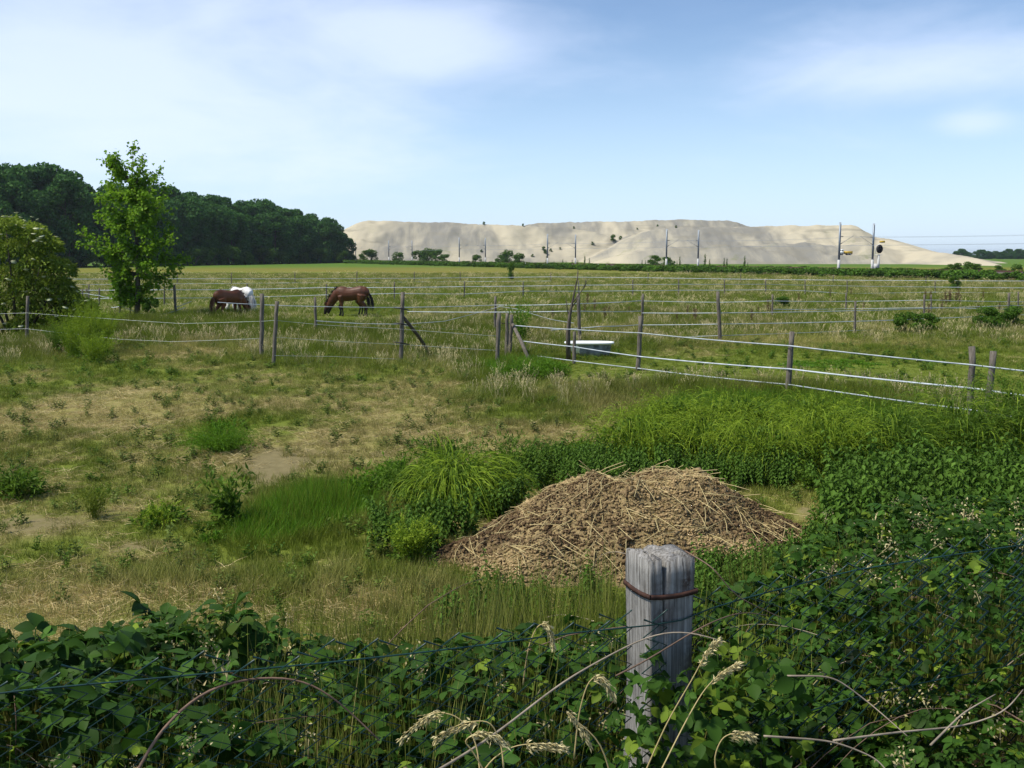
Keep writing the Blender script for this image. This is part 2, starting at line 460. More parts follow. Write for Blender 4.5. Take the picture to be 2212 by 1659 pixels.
# ================================================================== SANDY MOUND
def prof(pts, Y):                                  # picture skyline points -> world x and height at distance Y
    q = np.array([(lambda w: (w[0], w[2]))(atY(px, py, Y)) for px, py in pts])
    return q[:, 0], q[:, 1]
YA, YB, YC = 455.0, 560.0, 400.0
A_x, A_z = prof([(560, 560), (690, 528), (741, 497), (770, 482), (800, 477), (880, 479), (960, 481), (1050, 485), (1130, 488), (1200, 491), (1260, 497), (1310, 508), (1350, 530), (1385, 556)], YA)
B_x, B_z = prof([(1040, 556), (1090, 500), (1125, 487), (1180, 481), (1250, 479), (1300, 479), (1380, 478), (1450, 475), (1520, 475), (1580, 477), (1620, 490), (1680, 515), (1780, 556)], YB)
C_x, C_z = prof([(1270, 560), (1310, 545), (1350, 522), (1400, 500), (1440, 493), (1490, 490), (1560, 491), (1615, 490), (1700, 489), (1830, 487), (1850, 491), (1892, 513), (1922, 516), (1990, 541), (2020, 545), (2060, 548), (2115, 559), (2172, 578), (2230, 590)], YC)
SPUR = np.array([atY(px, py, Y) for px, py, Y in ((1860, 500, 408), (1892, 513, 400), (1922, 516, 392), (1955, 529, 380), (1990, 541, 368), (2025, 545, 354), (2060, 549, 340), (2115, 559, 315), (2172, 577, 290), (2200, 590, 280))])
C_z = np.maximum(C_z, -2); A_z = np.maximum(A_z, -2); B_z = np.maximum(B_z, -2)
def mound_h(x, y):
    x = np.asarray(x, float); y = np.asarray(y, float)
    gul = (fbm(x * 0.16, y * 0.03, 3, 61) - 0.5)
    lump = (fbm(x * 0.045, y * 0.045, 4, 71) - 0.5)
    out = None
    for qx, qz, Y, sl, bench in ((A_x, A_z, YA, 0.62, 0), (B_x, B_z, YB, 0.5, 0), (C_x, C_z, YC, 0.40, 1)):
        top = np.interp(x, qx, qz, left=-2, right=-2)
        d = Y - y + lump * 14
        dd = np.maximum(d, 0)
        h = top + np.maximum(-d, 0) * -0.01
        if bench:                                  # a terrace half way up
            zt = top - dd * sl
            b1 = 0.47 * top
            k = sstep(b1 - 0.6, b1 + 0.6, zt)
            zb = top - np.maximum(dd - 16, 0) * sl
            h = np.where(d > 0, np.where(zt > b1, zt, np.minimum(b1, zb)), h)
        else:
            h = np.where(d > 0, top - dd * sl, h)
        h = h + (gul * 2.3 + (fbm(x * .5, y * .12, 2, 63) - .5) * .9) * np.clip(dd / 12, 0, 1) * np.clip(h / 6, 0, 1) + (lump * 0.7 + (fbm(x * .22, y * .22, 3, 66) - .5) * 1.5) * np.clip(h / 8, 0, 1)
        h = h - np.maximum(y - (Y + 95), 0) * 0.5
        out = h if out is None else np.maximum(out, h)
    for a_, b_ in zip(SPUR[:-1], SPUR[1:]):            # spur running down towards the railway
        ab = (b_ - a_)[:2]; u_ = np.clip(((x - a_[0]) * ab[0] + (y - a_[1]) * ab[1]) / (ab @ ab), 0, 1)
        d = np.hypot(x - a_[0] - u_ * ab[0], y - a_[1] - u_ * ab[1])
        out = np.maximum(out, a_[2] + (b_[2] - a_[2]) * u_ - d * .30 + gul * .5)
    if FLAT is not None:
        k = sstep(1.0, .6, np.maximum(np.abs(x - FLAT[0]) / 8, np.abs(y - FLAT[1]) / 5)); out = out * (1 - k) + FLAT[2] * k
    return np.maximum(out, -0.8)
FLAT = None
def hit_mound(px, py):
    d = ray(px, py)
    tt = np.arange(255, 690, 0.5) / d[1]
    P = np.array((0, 0, CAM_H)) + tt[:, None] * d[None]
    h = mound_h(P[:, 0], P[:, 1])
    k = np.argmax(P[:, 2] < h)
    return np.array((P[k, 0], P[k, 1], h[k]))
FLAT = hit_mound(1826, 552)
mx = np.linspace(-135, 255, 420); my = np.concatenate([np.linspace(258, 480, 250), np.linspace(483, 700, 60)])
MX, MY = np.meshgrid(mx, my)
MZ = mound_h(MX, MY)
mb = MB(); nx, ny = len(mx), len(my)
ii = (np.arange(ny - 1)[:, None] * nx + np.arange(nx - 1)[None]).ravel()
mb.add(np.stack([MX, MY, MZ], -1).reshape(-1, 3), np.concatenate([np.stack([ii, ii + 1, ii + nx + 1], 1), np.stack([ii, ii + nx + 1, ii + nx], 1)]), 0.5)
m, t, p = newmat('sand_and_spoil')
geo = N(t, 'ShaderNodeNewGeometry').outputs['Position']
n1 = noise_(t, vmath(t, 'MULTIPLY', geo, (1, .5, .6)), 0.018, 5, 0.55, 0.8)
n2 = noise_(t, vmath(t, 'MULTIPLY', geo, (1, .2, .3)), 0.16, 5, 0.65, 0.2)
n3 = noise_(t, vmath(t, 'MULTIPLY', geo, (.25, .25, 2.2)), 0.14, 4, 0.6, 0.5)
c = mix_(t, ramp_(t, n1, 0.42, 0.56), (.44, .395, .29), (.225, .217, .188))
c = mix_(t, ramp_(t, n2, 0.40, 0.72, 0, 0.55), c, (.45, .405, .295))
c = mix_(t, ramp_(t, n3, 0.52, 0.66, 0, 0.6), c, (.225, .21, .165))
ng = noise_(t, geo, 0.07, 6, 0.7)
sy = N(t, 'ShaderNodeSeparateXYZ'); t.links.new(geo, sy.inputs[0])
c = mix_(t, math_(t, 'MULTIPLY', ramp_(t, ng, 0.56, 0.70), ramp_(t, sy.outputs[2], 12, 2, 0.15, 0.75)), c, (.15, .175, .07))
t.links.new(c, p.inputs['Base Color']); p.inputs['Roughness'].default_value = 1.0; p.inputs['Specular IOR Level'].default_value = 0.0
mound = struct(mb.build('sand_hill', m, smooth=True))
# ================================================================== RAILWAY
RD = unit(np.array((-0.46, 1.0)))                  # along the line
RN = np.array((RD[1], -RD[0]))                     # to the right of it
def rail_pt(s, off): return np.array((131.0 - 0.46 * 60, 60.0)) + RD * s + RN * off     # off 0 = near edge of the bed
mb = MB()
S = np.linspace(-60, 620, 90)
sec = [(-5.0, 0.0), (-1.5, .75), (11.0, .75), (14.5, 0.0)]
V = np.array([[(*rail_pt(s, o), z) for o, z in sec] for s in S]).reshape(-1, 3)
f = []
for i in range(len(S) - 1):
    for j in range(3):
        a = i * 4 + j
        f += [(a, a + 1, a + 5), (a, a + 5, a + 4)]
mb.add(V, f)
bed = struct(mb.build('railway_bed', plain('ballast', (.105, .085, .068), 0.95, var=0.4, scale=0.8)))
for k, o in enumerate((1.2, 2.7, 5.4, 6.9)):
    mb = MB()
    P = np.array([(*rail_pt(s, o), .84) for s in (-60, 620)])
    n = np.array((*RN, 0)) * 0.036
    V = np.array([P[0] - n, P[0] + n, P[1] + n, P[1] - n, P[0] - n + (0, 0, .1), P[0] + n + (0, 0, .1), P[1] + n + (0, 0, .1), P[1] - n + (0, 0, .1)])
    Q = [(4, 5, 6, 7), (0, 1, 5, 4), (1, 2, 6, 5), (2, 3, 7, 6), (3, 0, 4, 7)]
    mb.add(V, [u for q in Q for u in ((q[0], q[1], q[2]), (q[0], q[2], q[3]))])
    mb.build('rail', M['rust'], bed)

def railY(px, off):                                # where the line of masts (offset off) crosses a picture column
    # x = x0 - .46 (y-60) with x0 shifted by off
    q = rail_pt(0, off); u = (px - 1106) / F
    Y = (q[0] + 0.46 * q[1]) / (u + 0.46)
    return u * Y, Y
def make_mast(side):
    t = thing('catenary_mast', 'x', 'mast')
    mb = MB()
    for dx in (-.11, .11): mb.box((dx, 0, 5.25), (.035, .24, 6.1))
    mb.box((0, 0, 5.25), (.20, .03, 6.1)); mb.build('column', M['steel'], t)
    mb = MB(); mb.box((0, 0, 1.05), (.34, .34, 2.3), taper=0.9); mb.build('footing', M['concrete'], t)
    mb = MB(); s = side
    mb.tube([(s * .12, 0, 6.0), (s * .7, 0, 6.0)], .06, 6); mb.build('insulator', M['knob'], t)
    mb = MB(); mb.tube([(s * .12, 0, 4.7), (s * .55, 0, 4.95)], .06, 6); mb.build('insulator', M['knob'], t)
    mb = MB(); mb.tube([(s * .55, 0, 4.95), (s * 3.0, 0, 6.15)], .028, 5); mb.tube([(s * .7, 0, 6.0), (s * 3.0, 0, 6.12)], .018, 5)
    mb.build('cantilever', M['steel'], t)
    return t
near_px, far_px = (1807, 1437, 1182, 993, 842, 771), (1879, 1505, 1242, 1049, 892)
protoL, protoR = make_mast(1), make_mast(-1)
nearP, farP = [], []
for lst, off, pr, acc, nm in ((near_px, 0.0, protoL, nearP, 'near'), (far_px, 10.0, protoR, farP, 'far')):
    for i, px in enumerate(lst):
        x, y = railY(px, off)
        o = pr if i == 0 else dup(pr, (0, 0, 0))
        o.location = (x, y, 0.15); o.rotation_euler = (0, 0, math.atan2(RN[1], RN[0]))
        o['label'] = 'grey steel catenary mast on the ' + nm + ' side of the railway, cantilever over the track'
        if i == 0: o['label'] = 'grey steel catenary mast on the ' + nm + ' side of the railway beside the signal'
        if i == len(lst) - 1: o['label'] = 'last catenary mast on the ' + nm + ' side of the railway before the dark wood'
        o['group'] = 'masts on the ' + nm + ' side of the railway'
        acc.append(np.array((x, y)))
for acc, s, nm in ((nearP, 1, 'near'), (farP, -1, 'far')):
    ow = thing('overhead_line', 'thin overhead contact wires strung along the ' + nm + ' railway track', 'wire', (*acc[0], 0))
    first = acc[0] - RD * 56; chain = [first - RD * 50, first] + acc
    for z in (4.55, 5.95):
        mb = MB(); P = []
        for a_, b_ in zip(chain[:-1], chain[1:]):
            for k in range(6):
                u = k / 6; q = a_ + (b_ - a_) * u + RN * s * 2.8
                P.append((*(q - acc[0]), z + .15 - (1.0 * u * (1 - u) if z > 5 else 0)))
        mb.tube(P, .012, 4); mb.build('wire', M['steel'], ow)

# railway signal
x, y = railY(1892, -2.2)
sg = thing('railway_signal', 'railway signal with round black head on a pale post beside the track', 'signal', (x, y, 0.3))
mb = MB(); mb.tube([(0, 0, 0), (0, 0, 2.9)], [.2, .17], 8); mb.build('post', M['concrete'], sg)
mb = MB(); mb.box((-.38, -.1, 1.1), (.62, .4, .85)); mb.build('equipment_box', M['concrete'], sg)
mb = MB(); ang = np.linspace(0, 2 * math.pi, 18, endpoint=False)
ring = np.array([(.50 * math.cos(a_), -.3, 3.75 + .66 * math.sin(a_)) for a_ in ang]); ring2 = ring + (0, .12, 0)
V = np.concatenate([ring, ring2, [(0, -.3, 3.75)], [(0, -.18, 3.75)]])
f = []
for k in range(18):
    k2 = (k + 1) % 18
    f += [(36, k, k2), (37, 18 + k2, 18 + k), (k, 18 + k, 18 + k2), (k, 18 + k2, k2)]
mb.add(V, f); hd = mb.build('signal_head', M['black'], sg)
for q in ((-.16, 4.0), (.16, 4.0), (0, 3.55)):
    mb = MB(); mb.tube([(q[0], -.31, q[1]), (q[0], -.55, q[1])], [.13, .15], 8, cap=False); mb.build('lamp_hood', M['black'], hd)
mb = MB(); mb.box((0, .1, 2.85), (1.1, .5, .06)); mb.tube([(-.52, -.1, 2.9), (-.6, -.1, 4.2), (.6, -.1, 4.75)], .03, 5); mb.build('platform', M['white'], sg)
mb = MB(); mb.box((.45, 0, 4.85), (.75, .25, .3)); mb.build('route_indicator', M['yellow'], sg)
# low marker posts along the near edge of the line
mpts = [(1075, 578), (1088, 579), (1118, 580), (1135, 579), (1262, 583), (1291, 586), (1310, 584), (1329, 587), (1420, 588), (1570, 590), (2076, 590), (1175, 580), (1640, 590)]
mp = None
for i, (px, py) in enumerate(mpts):
    x, y = railY(px, -9.0)
    if mp is None:
        mp = thing('marker_post', 'small white concrete post in the scrub beside the railway', 'post', (x, y, 0), group='white posts along the railway')
        mb = MB(); mb.box((0, 0, .55), (.16, .16, 1.1)); mb.build('shaft', M['white'], mp)
        mb = MB(); mb.box((0, 0, 1.14), (.17, .17, .08), taper=.4); mb.build('cap', M['white'], mp)
    else:
        dup(mp, (x, y, 0), scale=(1, 1, random.uniform(.8, 1.15)))
x, y = railY(2076, -6)
# small lorry on the terrace of the mound
q = FLAT + (0, 0, .2)
lr = thing('lorry', 'small white cab lorry with yellow body standing on the sandy slope', 'lorry', (q[0], q[1] - .2, q[2] - .25), 0.0)
mb = MB(); mb.box((0, 0, .55), (4.4, 1.4, .22)); mb.build('chassis', M['black'], lr)
mb = MB(); mb.box((-1.65, 0, 1.05), (1.35, 1.7, .8)); mb.box((-1.35, 0, 1.75), (.9, 1.6, .6), taper=.82); cab = mb.build('cab', M['white'], lr)
mb = MB(); mb.box((-1.35, -.80, 1.72), (.55, .05, .36)); mb.build('side_window', M['glass'], cab)
mb = MB(); mb.box((-1.84, 0, 1.74), (.05, 1.3, .36)); mb.build('windscreen', M['glass'], cab)
mb = MB(); mb.box((.85, 0, 1.05), (2.5, 1.8, .75), taper=1.04); mb.build('tipper_body', M['yellow'], lr)
for wx in (-1.5, .6, 1.4):
    for wy in (-.75, .75):
        mb = MB(); mb.tube([(wx, wy - .13, .4), (wx, wy + .13, .4)], .4, 12); w_ = mb.build('wheel', M['rubber'], lr)
        mb = MB(); mb.tube([(wx, wy - .15, .4), (wx, wy + .15, .4)], .18, 8); mb.build('rim', M['steel'], w_)

# ================================================================== TREES
def sphere_pts(n):
    v = rng.normal(0, 1, (n, 3)); return unit(v)
def crown_lobes(H, wid, n, seed_low=0.05, rf=(.085, .14)):
    """lobe centres and radii filling a broad tree shape of height H"""
    L = []
    for k in range(n):
        z = H * (seed_low + (1 - seed_low) * rng.random() ** 0.8)
        f = math.sin(math.pi * min(max((z / H + 0.10) / 1.16, 0.03), 1)) ** 0.6
        a = rng.random() * 2 * math.pi; r = wid * f * (0.35 + 0.55 * rng.random() ** 0.6)
        L.append((r * math.cos(a), r * math.sin(a), min(z, H * .93), H * rng.uniform(*rf)))
    return np.array(L)
def forest_crown(H, wid, nl, nq, size, rf=(.085, .14)):
    mb = MB(); L = crown_lobes(H, wid, nl, .05, rf)
    k = rng.integers(0, len(L), nq); d = sphere_pts(nq); d[:, 2] = d[:, 2] * 0.8 + 0.12
    rr = L[k, 3] * (0.72 + 0.36 * rng.random(nq))
    P = L[k, :3] + d * rr[:, None]
    P[:, 2] = np.abs(P[:, 2])
    D = unit(d * 0.6 + rng.normal(0, .7, (nq, 3)) + np.array((0, 0, -.25)))
    T = np.clip(0.15 + 0.85 * rng.random(nq) ** 1.3 * (0.6 + 0.4 * rng.random(len(L))[k]), 0, 1)
    s = size * rng.uniform(.6, 1.4, nq)
    mb.leaves(P - D * s[:, None] * .5, D, s, s * .8, T, up=d + rng.normal(0, .4, (nq, 3)))
    return mb
def trunk_mesh(H, r, mat, nb=7):
    mb = MB()
    zs = np.linspace(0, H * .75, 8)
    P = np.stack([np.cumsum(rng.normal(0, .012 * H, 8)) * .5, np.cumsum(rng.normal(0, .012 * H, 8)) * .5, zs], 1); P[0, :2] = 0
    mb.tube(P, r * (1 - .8 * np.linspace(0, 1, 8)), 7)
    for k in range(nb):
        i = rng.integers(2, 7); a = rng.random() * 6.28; l = H * rng.uniform(.15, .28)
        q = P[i]; mb.tube([q, q + (math.cos(a) * l * .6, math.sin(a) * l * .6, l * .5), q + (math.cos(a) * l, math.sin(a) * l, l)], [r * .4, r * .25, r * .08], 5)
    return mb.mesh('trunk', mat, True)
kinds = []
for (Hh, wd, nl, nq) in ((20, 6.2, 40, 8200), (19, 5.4, 36, 7600), (21, 6.8, 44, 8800), (18, 5.0, 34, 7000)):
    kinds.append((forest_crown(Hh, wd, nl, nq, .72).mesh('crown', M['forest']), trunk_mesh(Hh, .32, M['bark']), Hh))
def tree_from(kind, name, label, cat, loc, H, group=None, wide=1.0):
    o = thing(name, label, cat, loc, random.random() * 6.28, group)
    s = H / kind[2]; o.scale = (s * wide, s * wide, s)
    link('trunk', kind[1], o); link('crown', kind[0], o)
    return o
ea, eb = np.array((-128.0, 205.0)), np.array((-66.0, 418.0))
en = unit(np.array((-(eb - ea)[1], (eb - ea)[0])))           # into the wood (away to the left)
if en[0] > 0: en = -en
for row in range(3):
    nT = 29 if row == 0 else 25
    for i in range(nT):
        tt_ = (i + random.uniform(-.3, .3)) / (nT - 1)
        q = ea + (eb - ea) * tt_ + en * (row * 9 + random.uniform(-2, 2))
        px = 1106 + F * q[0] / q[1]
        if px < -230: continue
        sky_y = np.interp(px, [-200, 40, 130, 190, 230, 380, 470, 560, 640, 720, 745, 770], [372, 368, 369, 396, 405, 413, 428, 438, 458, 474, 492, 528])
        Hm = (CAM_H + (HOR - sky_y) * q[1] / F)
        H = Hm * (random.uniform(.84, 1.0) if row else random.uniform(.72, .93)) * 1.03
        lab = ('dark green broadleaf tree in the front row of the wood', 'dark green broadleaf tree deeper in the wood')[row > 0]
        if row == 0 and i == nT - 1: lab = 'shortest tree at the end of the wood next to the sand hill'
        if row == 0 and i == nT - 2: lab = 'second last tree of the wood before the sand hill'
        tree_from(random.choice(kinds), 'broadleaf_tree', lab if True else ('dark green broadleaf tree in the front row of the wood', 'dark green broadleaf tree deeper in the wood')[row > 0], 'tree', (q[0], q[1], 0), H,
                  ('front row of the wood', 'deeper rows of the wood')[row > 0], random.uniform(.9, 1.15))
# bushes ------------------------------------------------------------
bushk = []
for k in range(3):
    mb = forest_crown(2.0, 1.0, 16, 2600, .13, (.16, .25)); me = mb.mesh('foliage', M['bush'])
    sb = MB()
    for j in range(5):
        a = rng.random() * 6.28; sb.tube([(0, 0, -.05), (math.cos(a) * .25, math.sin(a) * .25, .6), (math.cos(a) * .6, math.sin(a) * .6, 1.4)], [.04, .03, .01], 5)
    bushk.append((me, sb.mesh('stem', M['bark'])))
def bush(loc, H, wide, label, group, name='bush'):
    o = thing(name, label, 'bush', loc, random.random() * 6.28, group); s = H / 2.0
    o.scale = (s * wide, s * wide, s); k = random.choice(bushk)
    link('foliage', k[0], o); link('stem', k[1], o); return o
for i in range(24):                                # light scrub at the foot of the wood
    u = i / 23; q = ea + (eb - ea) * (0.1 + .92 * u) - en * random.uniform(4, 8)
    bush((q[0], q[1], 0), random.uniform(2.2, 5.5), random.uniform(1.1, 1.9), 'light green bush at the foot of the dark wood', 'bushes at the foot of the wood')
for px, H in ((790, 4.5), (815, 5), (835, 3.5), (862, 4.2), (905, 4.8), (925, 5.5), (945, 5.2), (962, 3.4), (1030, 3.2), (1080, 3.0), (1097, 4.6), (1122, 3.6), (1440, 2.6), (1410, 3.0), (2045, 1.6), (2062, 1.8), (2085, 2.0), (2105, 1.7), (2150, 1.5), (2190, 1.7), (2215, 1.5)):
    x, y = railY(px, 20 if px > 1300 else 14)
    bush((x, y, 0), H * .9, random.uniform(1.0, 1.5), 'green bush beyond the railway at the foot of the sand hill', 'bushes beyond the railway')
for px, py, H in ((1178, 548, 2.5), (1190, 544, 2.2), (1175, 541, 2.6), (1128, 560, 2), (1325, 522, 4.6), (1280, 530, 2), (1210, 540, 1.6), (1040, 545, 1.6), (1460, 492, 1.4), (1376, 497, 1.6), (1420, 489, 1.6), (1240, 495, 2.2), (1340, 518, 2.5), (1045, 486, 2.0), (1130, 489, 1.6), (1150, 555, 1.8)):
    q = hit_mound(px, py)
    bush((q[0], q[1], q[2] - .1), H * .62, random.uniform(.8, 1.2), 'small green shrub growing on the bare sandy slope', 'shrubs dotted over the sand hill')
# distant wood right of the mound
for i in range(26):
    px = 2060 + i * 9 + random.uniform(-4, 4); Y = 760 + random.uniform(-30, 60)
    u = (px - 1106) / F
    tree_from(random.choice(kinds), 'broadleaf_tree', 'distant dark tree in the low wood beyond the end of the sand hill', 'tree', (u * Y, Y, -1.0), random.uniform(6.0, 8.2), 'distant wood beyond the sand hill', 1.5)
# dead top standing out of the wood
q = ea + (eb - ea) * .53 + en * 6
ds = thing('dead_tree', 'bare dead treetop sticking out above the dark wood', 'tree', (q[0], q[1], 0))
mb = MB(); mb.tube([(0, 0, 0), (.2, 0, 10), (0, .1, 17), (.3, 0, 21.5)], [.3, .24, .14, .03], 6); mb.build('trunk', M['deadwood'], ds)
for j in range(9):
    a = rng.random() * 6.28; z = rng.uniform(16, 20.5); l = rng.uniform(1.2, 2.6)
    mb = MB(); mb.tube([(.15, 0, z), (math.cos(a) * l * .5, math.sin(a) * l * .5, z + l * .5), (math.cos(a) * l * .7, math.sin(a) * l * .7, z + l * 1.1)], [.09, .05, .02], 4); mb.build('branch', M['deadwood'], ds)

# ------------------------------------------------------------------ young tree
q = atg(296, 692)
YT = q[1]
yt = thing('young_tree', 'slender young tree with bright green leaves standing among the fence posts', 'tree', q)
tr = MB(); lf = MB()
base = q
def loc_(px, py, dy=0.0): return atY(px, py, YT + dy) - base
TP = np.array([loc_(296, 694), loc_(297, 640), loc_(298, 590), loc_(297, 540), loc_(292, 480), loc_(287, 430), loc_(278, 390), loc_(268, 358)])
TR = np.array([.15, .13, .115, .10, .08, .06, .04, .018])
tr.tube(TP, TR, 8)
def leafy(P0, P1, n, spread, size, dens=1.0):
    """leaves hanging in clusters along a twig"""
    m_ = int(n * dens); u = rng.random(m_) ** .8
    P = P0 + (P1 - P0) * u[:, None] + rng.normal(0, spread, (m_, 3))
    D = rng.normal(0, .8, (m_, 3)) + np.array((0, 0, -.35)) + unit((P1 - P0)[None]) * .5
    s = size * rng.uniform(.7, 1.3, m_)
    T = np.clip(rng.normal(.5, .25, m_) + .12 * (P[:, 2] > 5), 0, 1)
    lf.leaves(P, D, s, s * .85, T)
limbs = []
def limb(i0, tip, r0, sag=.1):
    a_ = TP[i0]; b_ = tip; mid = (a_ + b_) / 2 + np.array((0, 0, -sag * np.linalg.norm(b_ - a_))) + rng.normal(0, .08, 3)
    tr.tube([a_, mid, b_], [r0, r0 * .6, r0 * .18], 5)
    for P0, P1 in ((mid, b_), ((a_ + mid) / 2, mid)):
        for k in range(4):
            o = P0 + (P1 - P0) * rng.random(); l = rng.uniform(.35, .8)
            e = o + unit(rng.normal(0, 1, 3) + unit(P1 - P0) * .8 + (0, 0, .5)) * l
            tr.tube([o, e], [r0 * .22, .004], 4)
            leafy(o, e, 20, .10, .17)
        leafy(P0, P1, 30, .11, .17)
crown = [(2, 395, 590, -.5), (3, 405, 560, .3), (2, 345, 605, .6), (3, 170, 505, 0), (3, 190, 530, -.6), (3, 220, 545, .7), (3, 370, 520, -.8), (3, 380, 495, .6), (4, 345, 470, 1.0), (4, 205, 470, .5), (4, 225, 440, -.8), (4, 350, 440, -.6),
         (4, 365, 400, .4), (4, 345, 372, -.2), (5, 330, 385, .5), (5, 240, 405, .7), (5, 215, 425, -.4), (5, 310, 350, 0), (5, 288, 322, .2), (6, 232, 345, .1), (6, 250, 330, -.3), (6, 220, 340, .3), (5, 320, 420, -1.0), (4, 270, 470, 1.3), (3, 260, 520, -1.2), (4, 300, 450, -1.2),
         (3, 330, 540, -1.0), (4, 250, 500, -1.0), (3, 300, 560, 1.2), (4, 310, 500, -1.3), (5, 280, 420, -.7), (2, 255, 575, .3), (4, 330, 500, .9), (4, 235, 480, -.2), (2, 240, 600, -.4), (2, 225, 585, .2), (3, 320, 575, -.8), (5, 300, 400, .6)]
for i0, px, py, dy in crown: limb(i0, loc_(px, py, dy), .045)
for px, py, i0 in ((248, 625, 1), (262, 655, 1), (318, 615, 1), (310, 650, 1), (245, 600, 1), (268, 600, 1)):   # shoots low on the stem
    limb(i0, loc_(px, py, random.uniform(-.5, .5)), .02)
tr.build('trunk', M['bark'], yt, True); lf.build('crown', M['youngleaf'], yt)
# suckers round its foot
bush(atg(330, 693), 1.0, .8, 'low green suckers round the foot of the slender young tree', None, 'sucker_growth')

# ------------------------------------------------------------------ elder bush
q = atg(40, 728)
eb_ = thing('elder_bush', 'large elder bush with cream flower plates behind the wire fence', 'bush', q)
st_ = MB()
lobes = []
YE = q[1]
for px, py, r in ((20, 500, .75), (70, 505, .6), (100, 530, .55), (40, 545, .8), (90, 575, .75), (130, 585, .5), (20, 600, .9), (70, 620, .85), (125, 625, .7), (150, 645, .55), (30, 660, .9), (95, 670, .85), (150, 680, .7), (185, 665, .5), (200, 690, .5), (60, 705, .8), (130, 710, .7), (-30, 520, .8), (-60, 580, 1.), (-50, 660, 1.), (-110, 600, 1.1), (-100, 690, 1.)):
    for dy in (-.8, .3, 1.2):
        w = atY(px + random.uniform(-8, 8), py + random.uniform(-6, 6), YE + dy) - q
        lobes.append((*w, r * random.uniform(.8, 1.05)))
lobes = np.array(lobes)
for l in lobes[::4]:
    st_.tube([(l[0] * .2, l[1] * .2, 0), (l[0] * .6, l[1] * .6, l[2] * .55), tuple(l[:3])], [.06, .04, .015], 5)
st_.build('stem', M['bark'], eb_)
n = 27000
k = rng.integers(0, len(lobes), n); d = sphere_pts(n); d[:, 2] = np.abs(d[:, 2]) * .9 - .25
P = lobes[k, :3] + d * (lobes[k, 3] * rng.uniform(.78, 1.1, n))[:, None]
keep = P[:, 2] > .05; P, d, k = P[keep], d[keep], k[keep]; n = len(P)
D = d * .7 + rng.normal(0, .5, (n, 3)) + np.array((0, 0, -.35)); s = rng.uniform(.10, .20, n)
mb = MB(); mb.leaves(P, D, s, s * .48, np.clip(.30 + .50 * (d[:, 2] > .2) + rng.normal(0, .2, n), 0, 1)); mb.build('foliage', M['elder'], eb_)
um = MB(); ang = np.linspace(0, 6.28, 10, endpoint=False)
V = [(0, 0, .012)] + [((.085 + .02 * rng.random()) * math.cos(a), (.085 + .02 * rng.random()) * math.sin(a), .0) for a in ang] + [(0, 0, -.05)]
um.add(V, [(0, 1 + j, 1 + (j + 1) % 10) for j in range(10)] + [(11, 1 + (j + 1) % 10, 1 + j) for j in range(10)])
ume = um.mesh('flower_umbel', M['umbel'])
for i in range(120):
    l = lobes[random.randrange(len(lobes))]; dd = unit(np.array((rng.normal(.35, .6), rng.normal(-.7, .5), rng.uniform(.1, 1.0))))
    o = link('flower_umbel', ume, eb_); o.location = tuple(l[:3] + dd * l[3] * 1.05); o.rotation_euler = (rng.normal(.12, .18), rng.normal(0, .2), rng.random() * 6); o.scale = (random.uniform(.8, 1.35),) * 3

# ------------------------------------------------------------------ other single shrubs
q = atg(1125, 745)
QSHRUB = q
bush(atg(1105, 606), 2.0, .45, 'lone thin dark sapling in the far pasture behind the fences', None, 'sapling')
bush(atg(2063, 628), 1.2, .9, 'lone round bush in the far pasture near the fence end', None)
bush(atg(1690, 668), .7, 1.3, 'low dark green bush in the pasture behind the three tape fence', None)
for px, py, H in ((1960, 722, .8), (2000, 718, .7), (2130, 715, .9), (2180, 712, .9)):
    bush(atg(px, py), H, 1.4, 'low green bush at the foot of the back paddock fence', 'bushes along the back paddock fence')
# bare sapling among the gate posts
q = atg(1228, 776)
sp = thing('dead_sapling', 'bare dead sapling rising beside the gate posts by the bathtub', 'sapling', q)
def l2(px, py, dy=0): return atY(px, py, q[1] + dy) - q
mb = MB(); mb.tube([l2(1228, 776), l2(1227, 720), l2(1231, 680), l2(1236, 655), l2(1243, 620), l2(1250, 585)], [.075, .07, .05, .035, .02, .006], 6); mb.build('trunk', M['deadwood'], sp)
for pts in (((1236, 655), (1248, 640), (1262, 620), (1270, 600)), ((1231, 690), (1225, 665), (1222, 640)), ((1243, 620), (1248, 600), (1247, 580)), ((1234, 665), (1246, 650), (1250, 640)), ((1262, 620), (1266, 612), (1262, 600))):
    mb = MB(); mb.tube([l2(*w, random.uniform(-.1, .1)) for w in pts], np.linspace(.028, .005, len(pts)), 5); mb.build('branch', M['deadwood'], sp)

# ================================================================== PADDOCK FENCES
def stake(parent, top, base, r, z0=None, knobs=(), Y=None, mat='stake'):
    """one irregular wooden stake between two picture points, standing on the ground"""
    b = atg(*base) if Y is None else None
    if b is None:
        b = atY(base[0], base[1], Y); b[2] = float(gz(b[0], b[1]))
    tp = atY(top[0], top[1], b[1])
    n = 7; u = np.linspace(-.12, 1, n)[:, None]
    P = b + (tp - b) * u + rng.normal(0, r * .10, (n, 3))
    mb = MB(); mb.tube(P - b, r * (1.08 - .12 * u[:, 0]) * rng.uniform(.93, 1.07, n), 8)
    o = mb.build('post', M[mat], parent, True); o.location = tuple(b - np.array(parent.location))
    for kz in knobs:
        w = b + (tp - b) * kz
        kb = MB(); kb.tube([w - b + (0, 0, -.05), w - b + (0, 0, .05)], r * 1.25, 8)
        kb.build('insulator', M['knob'], o)
    return b, tp
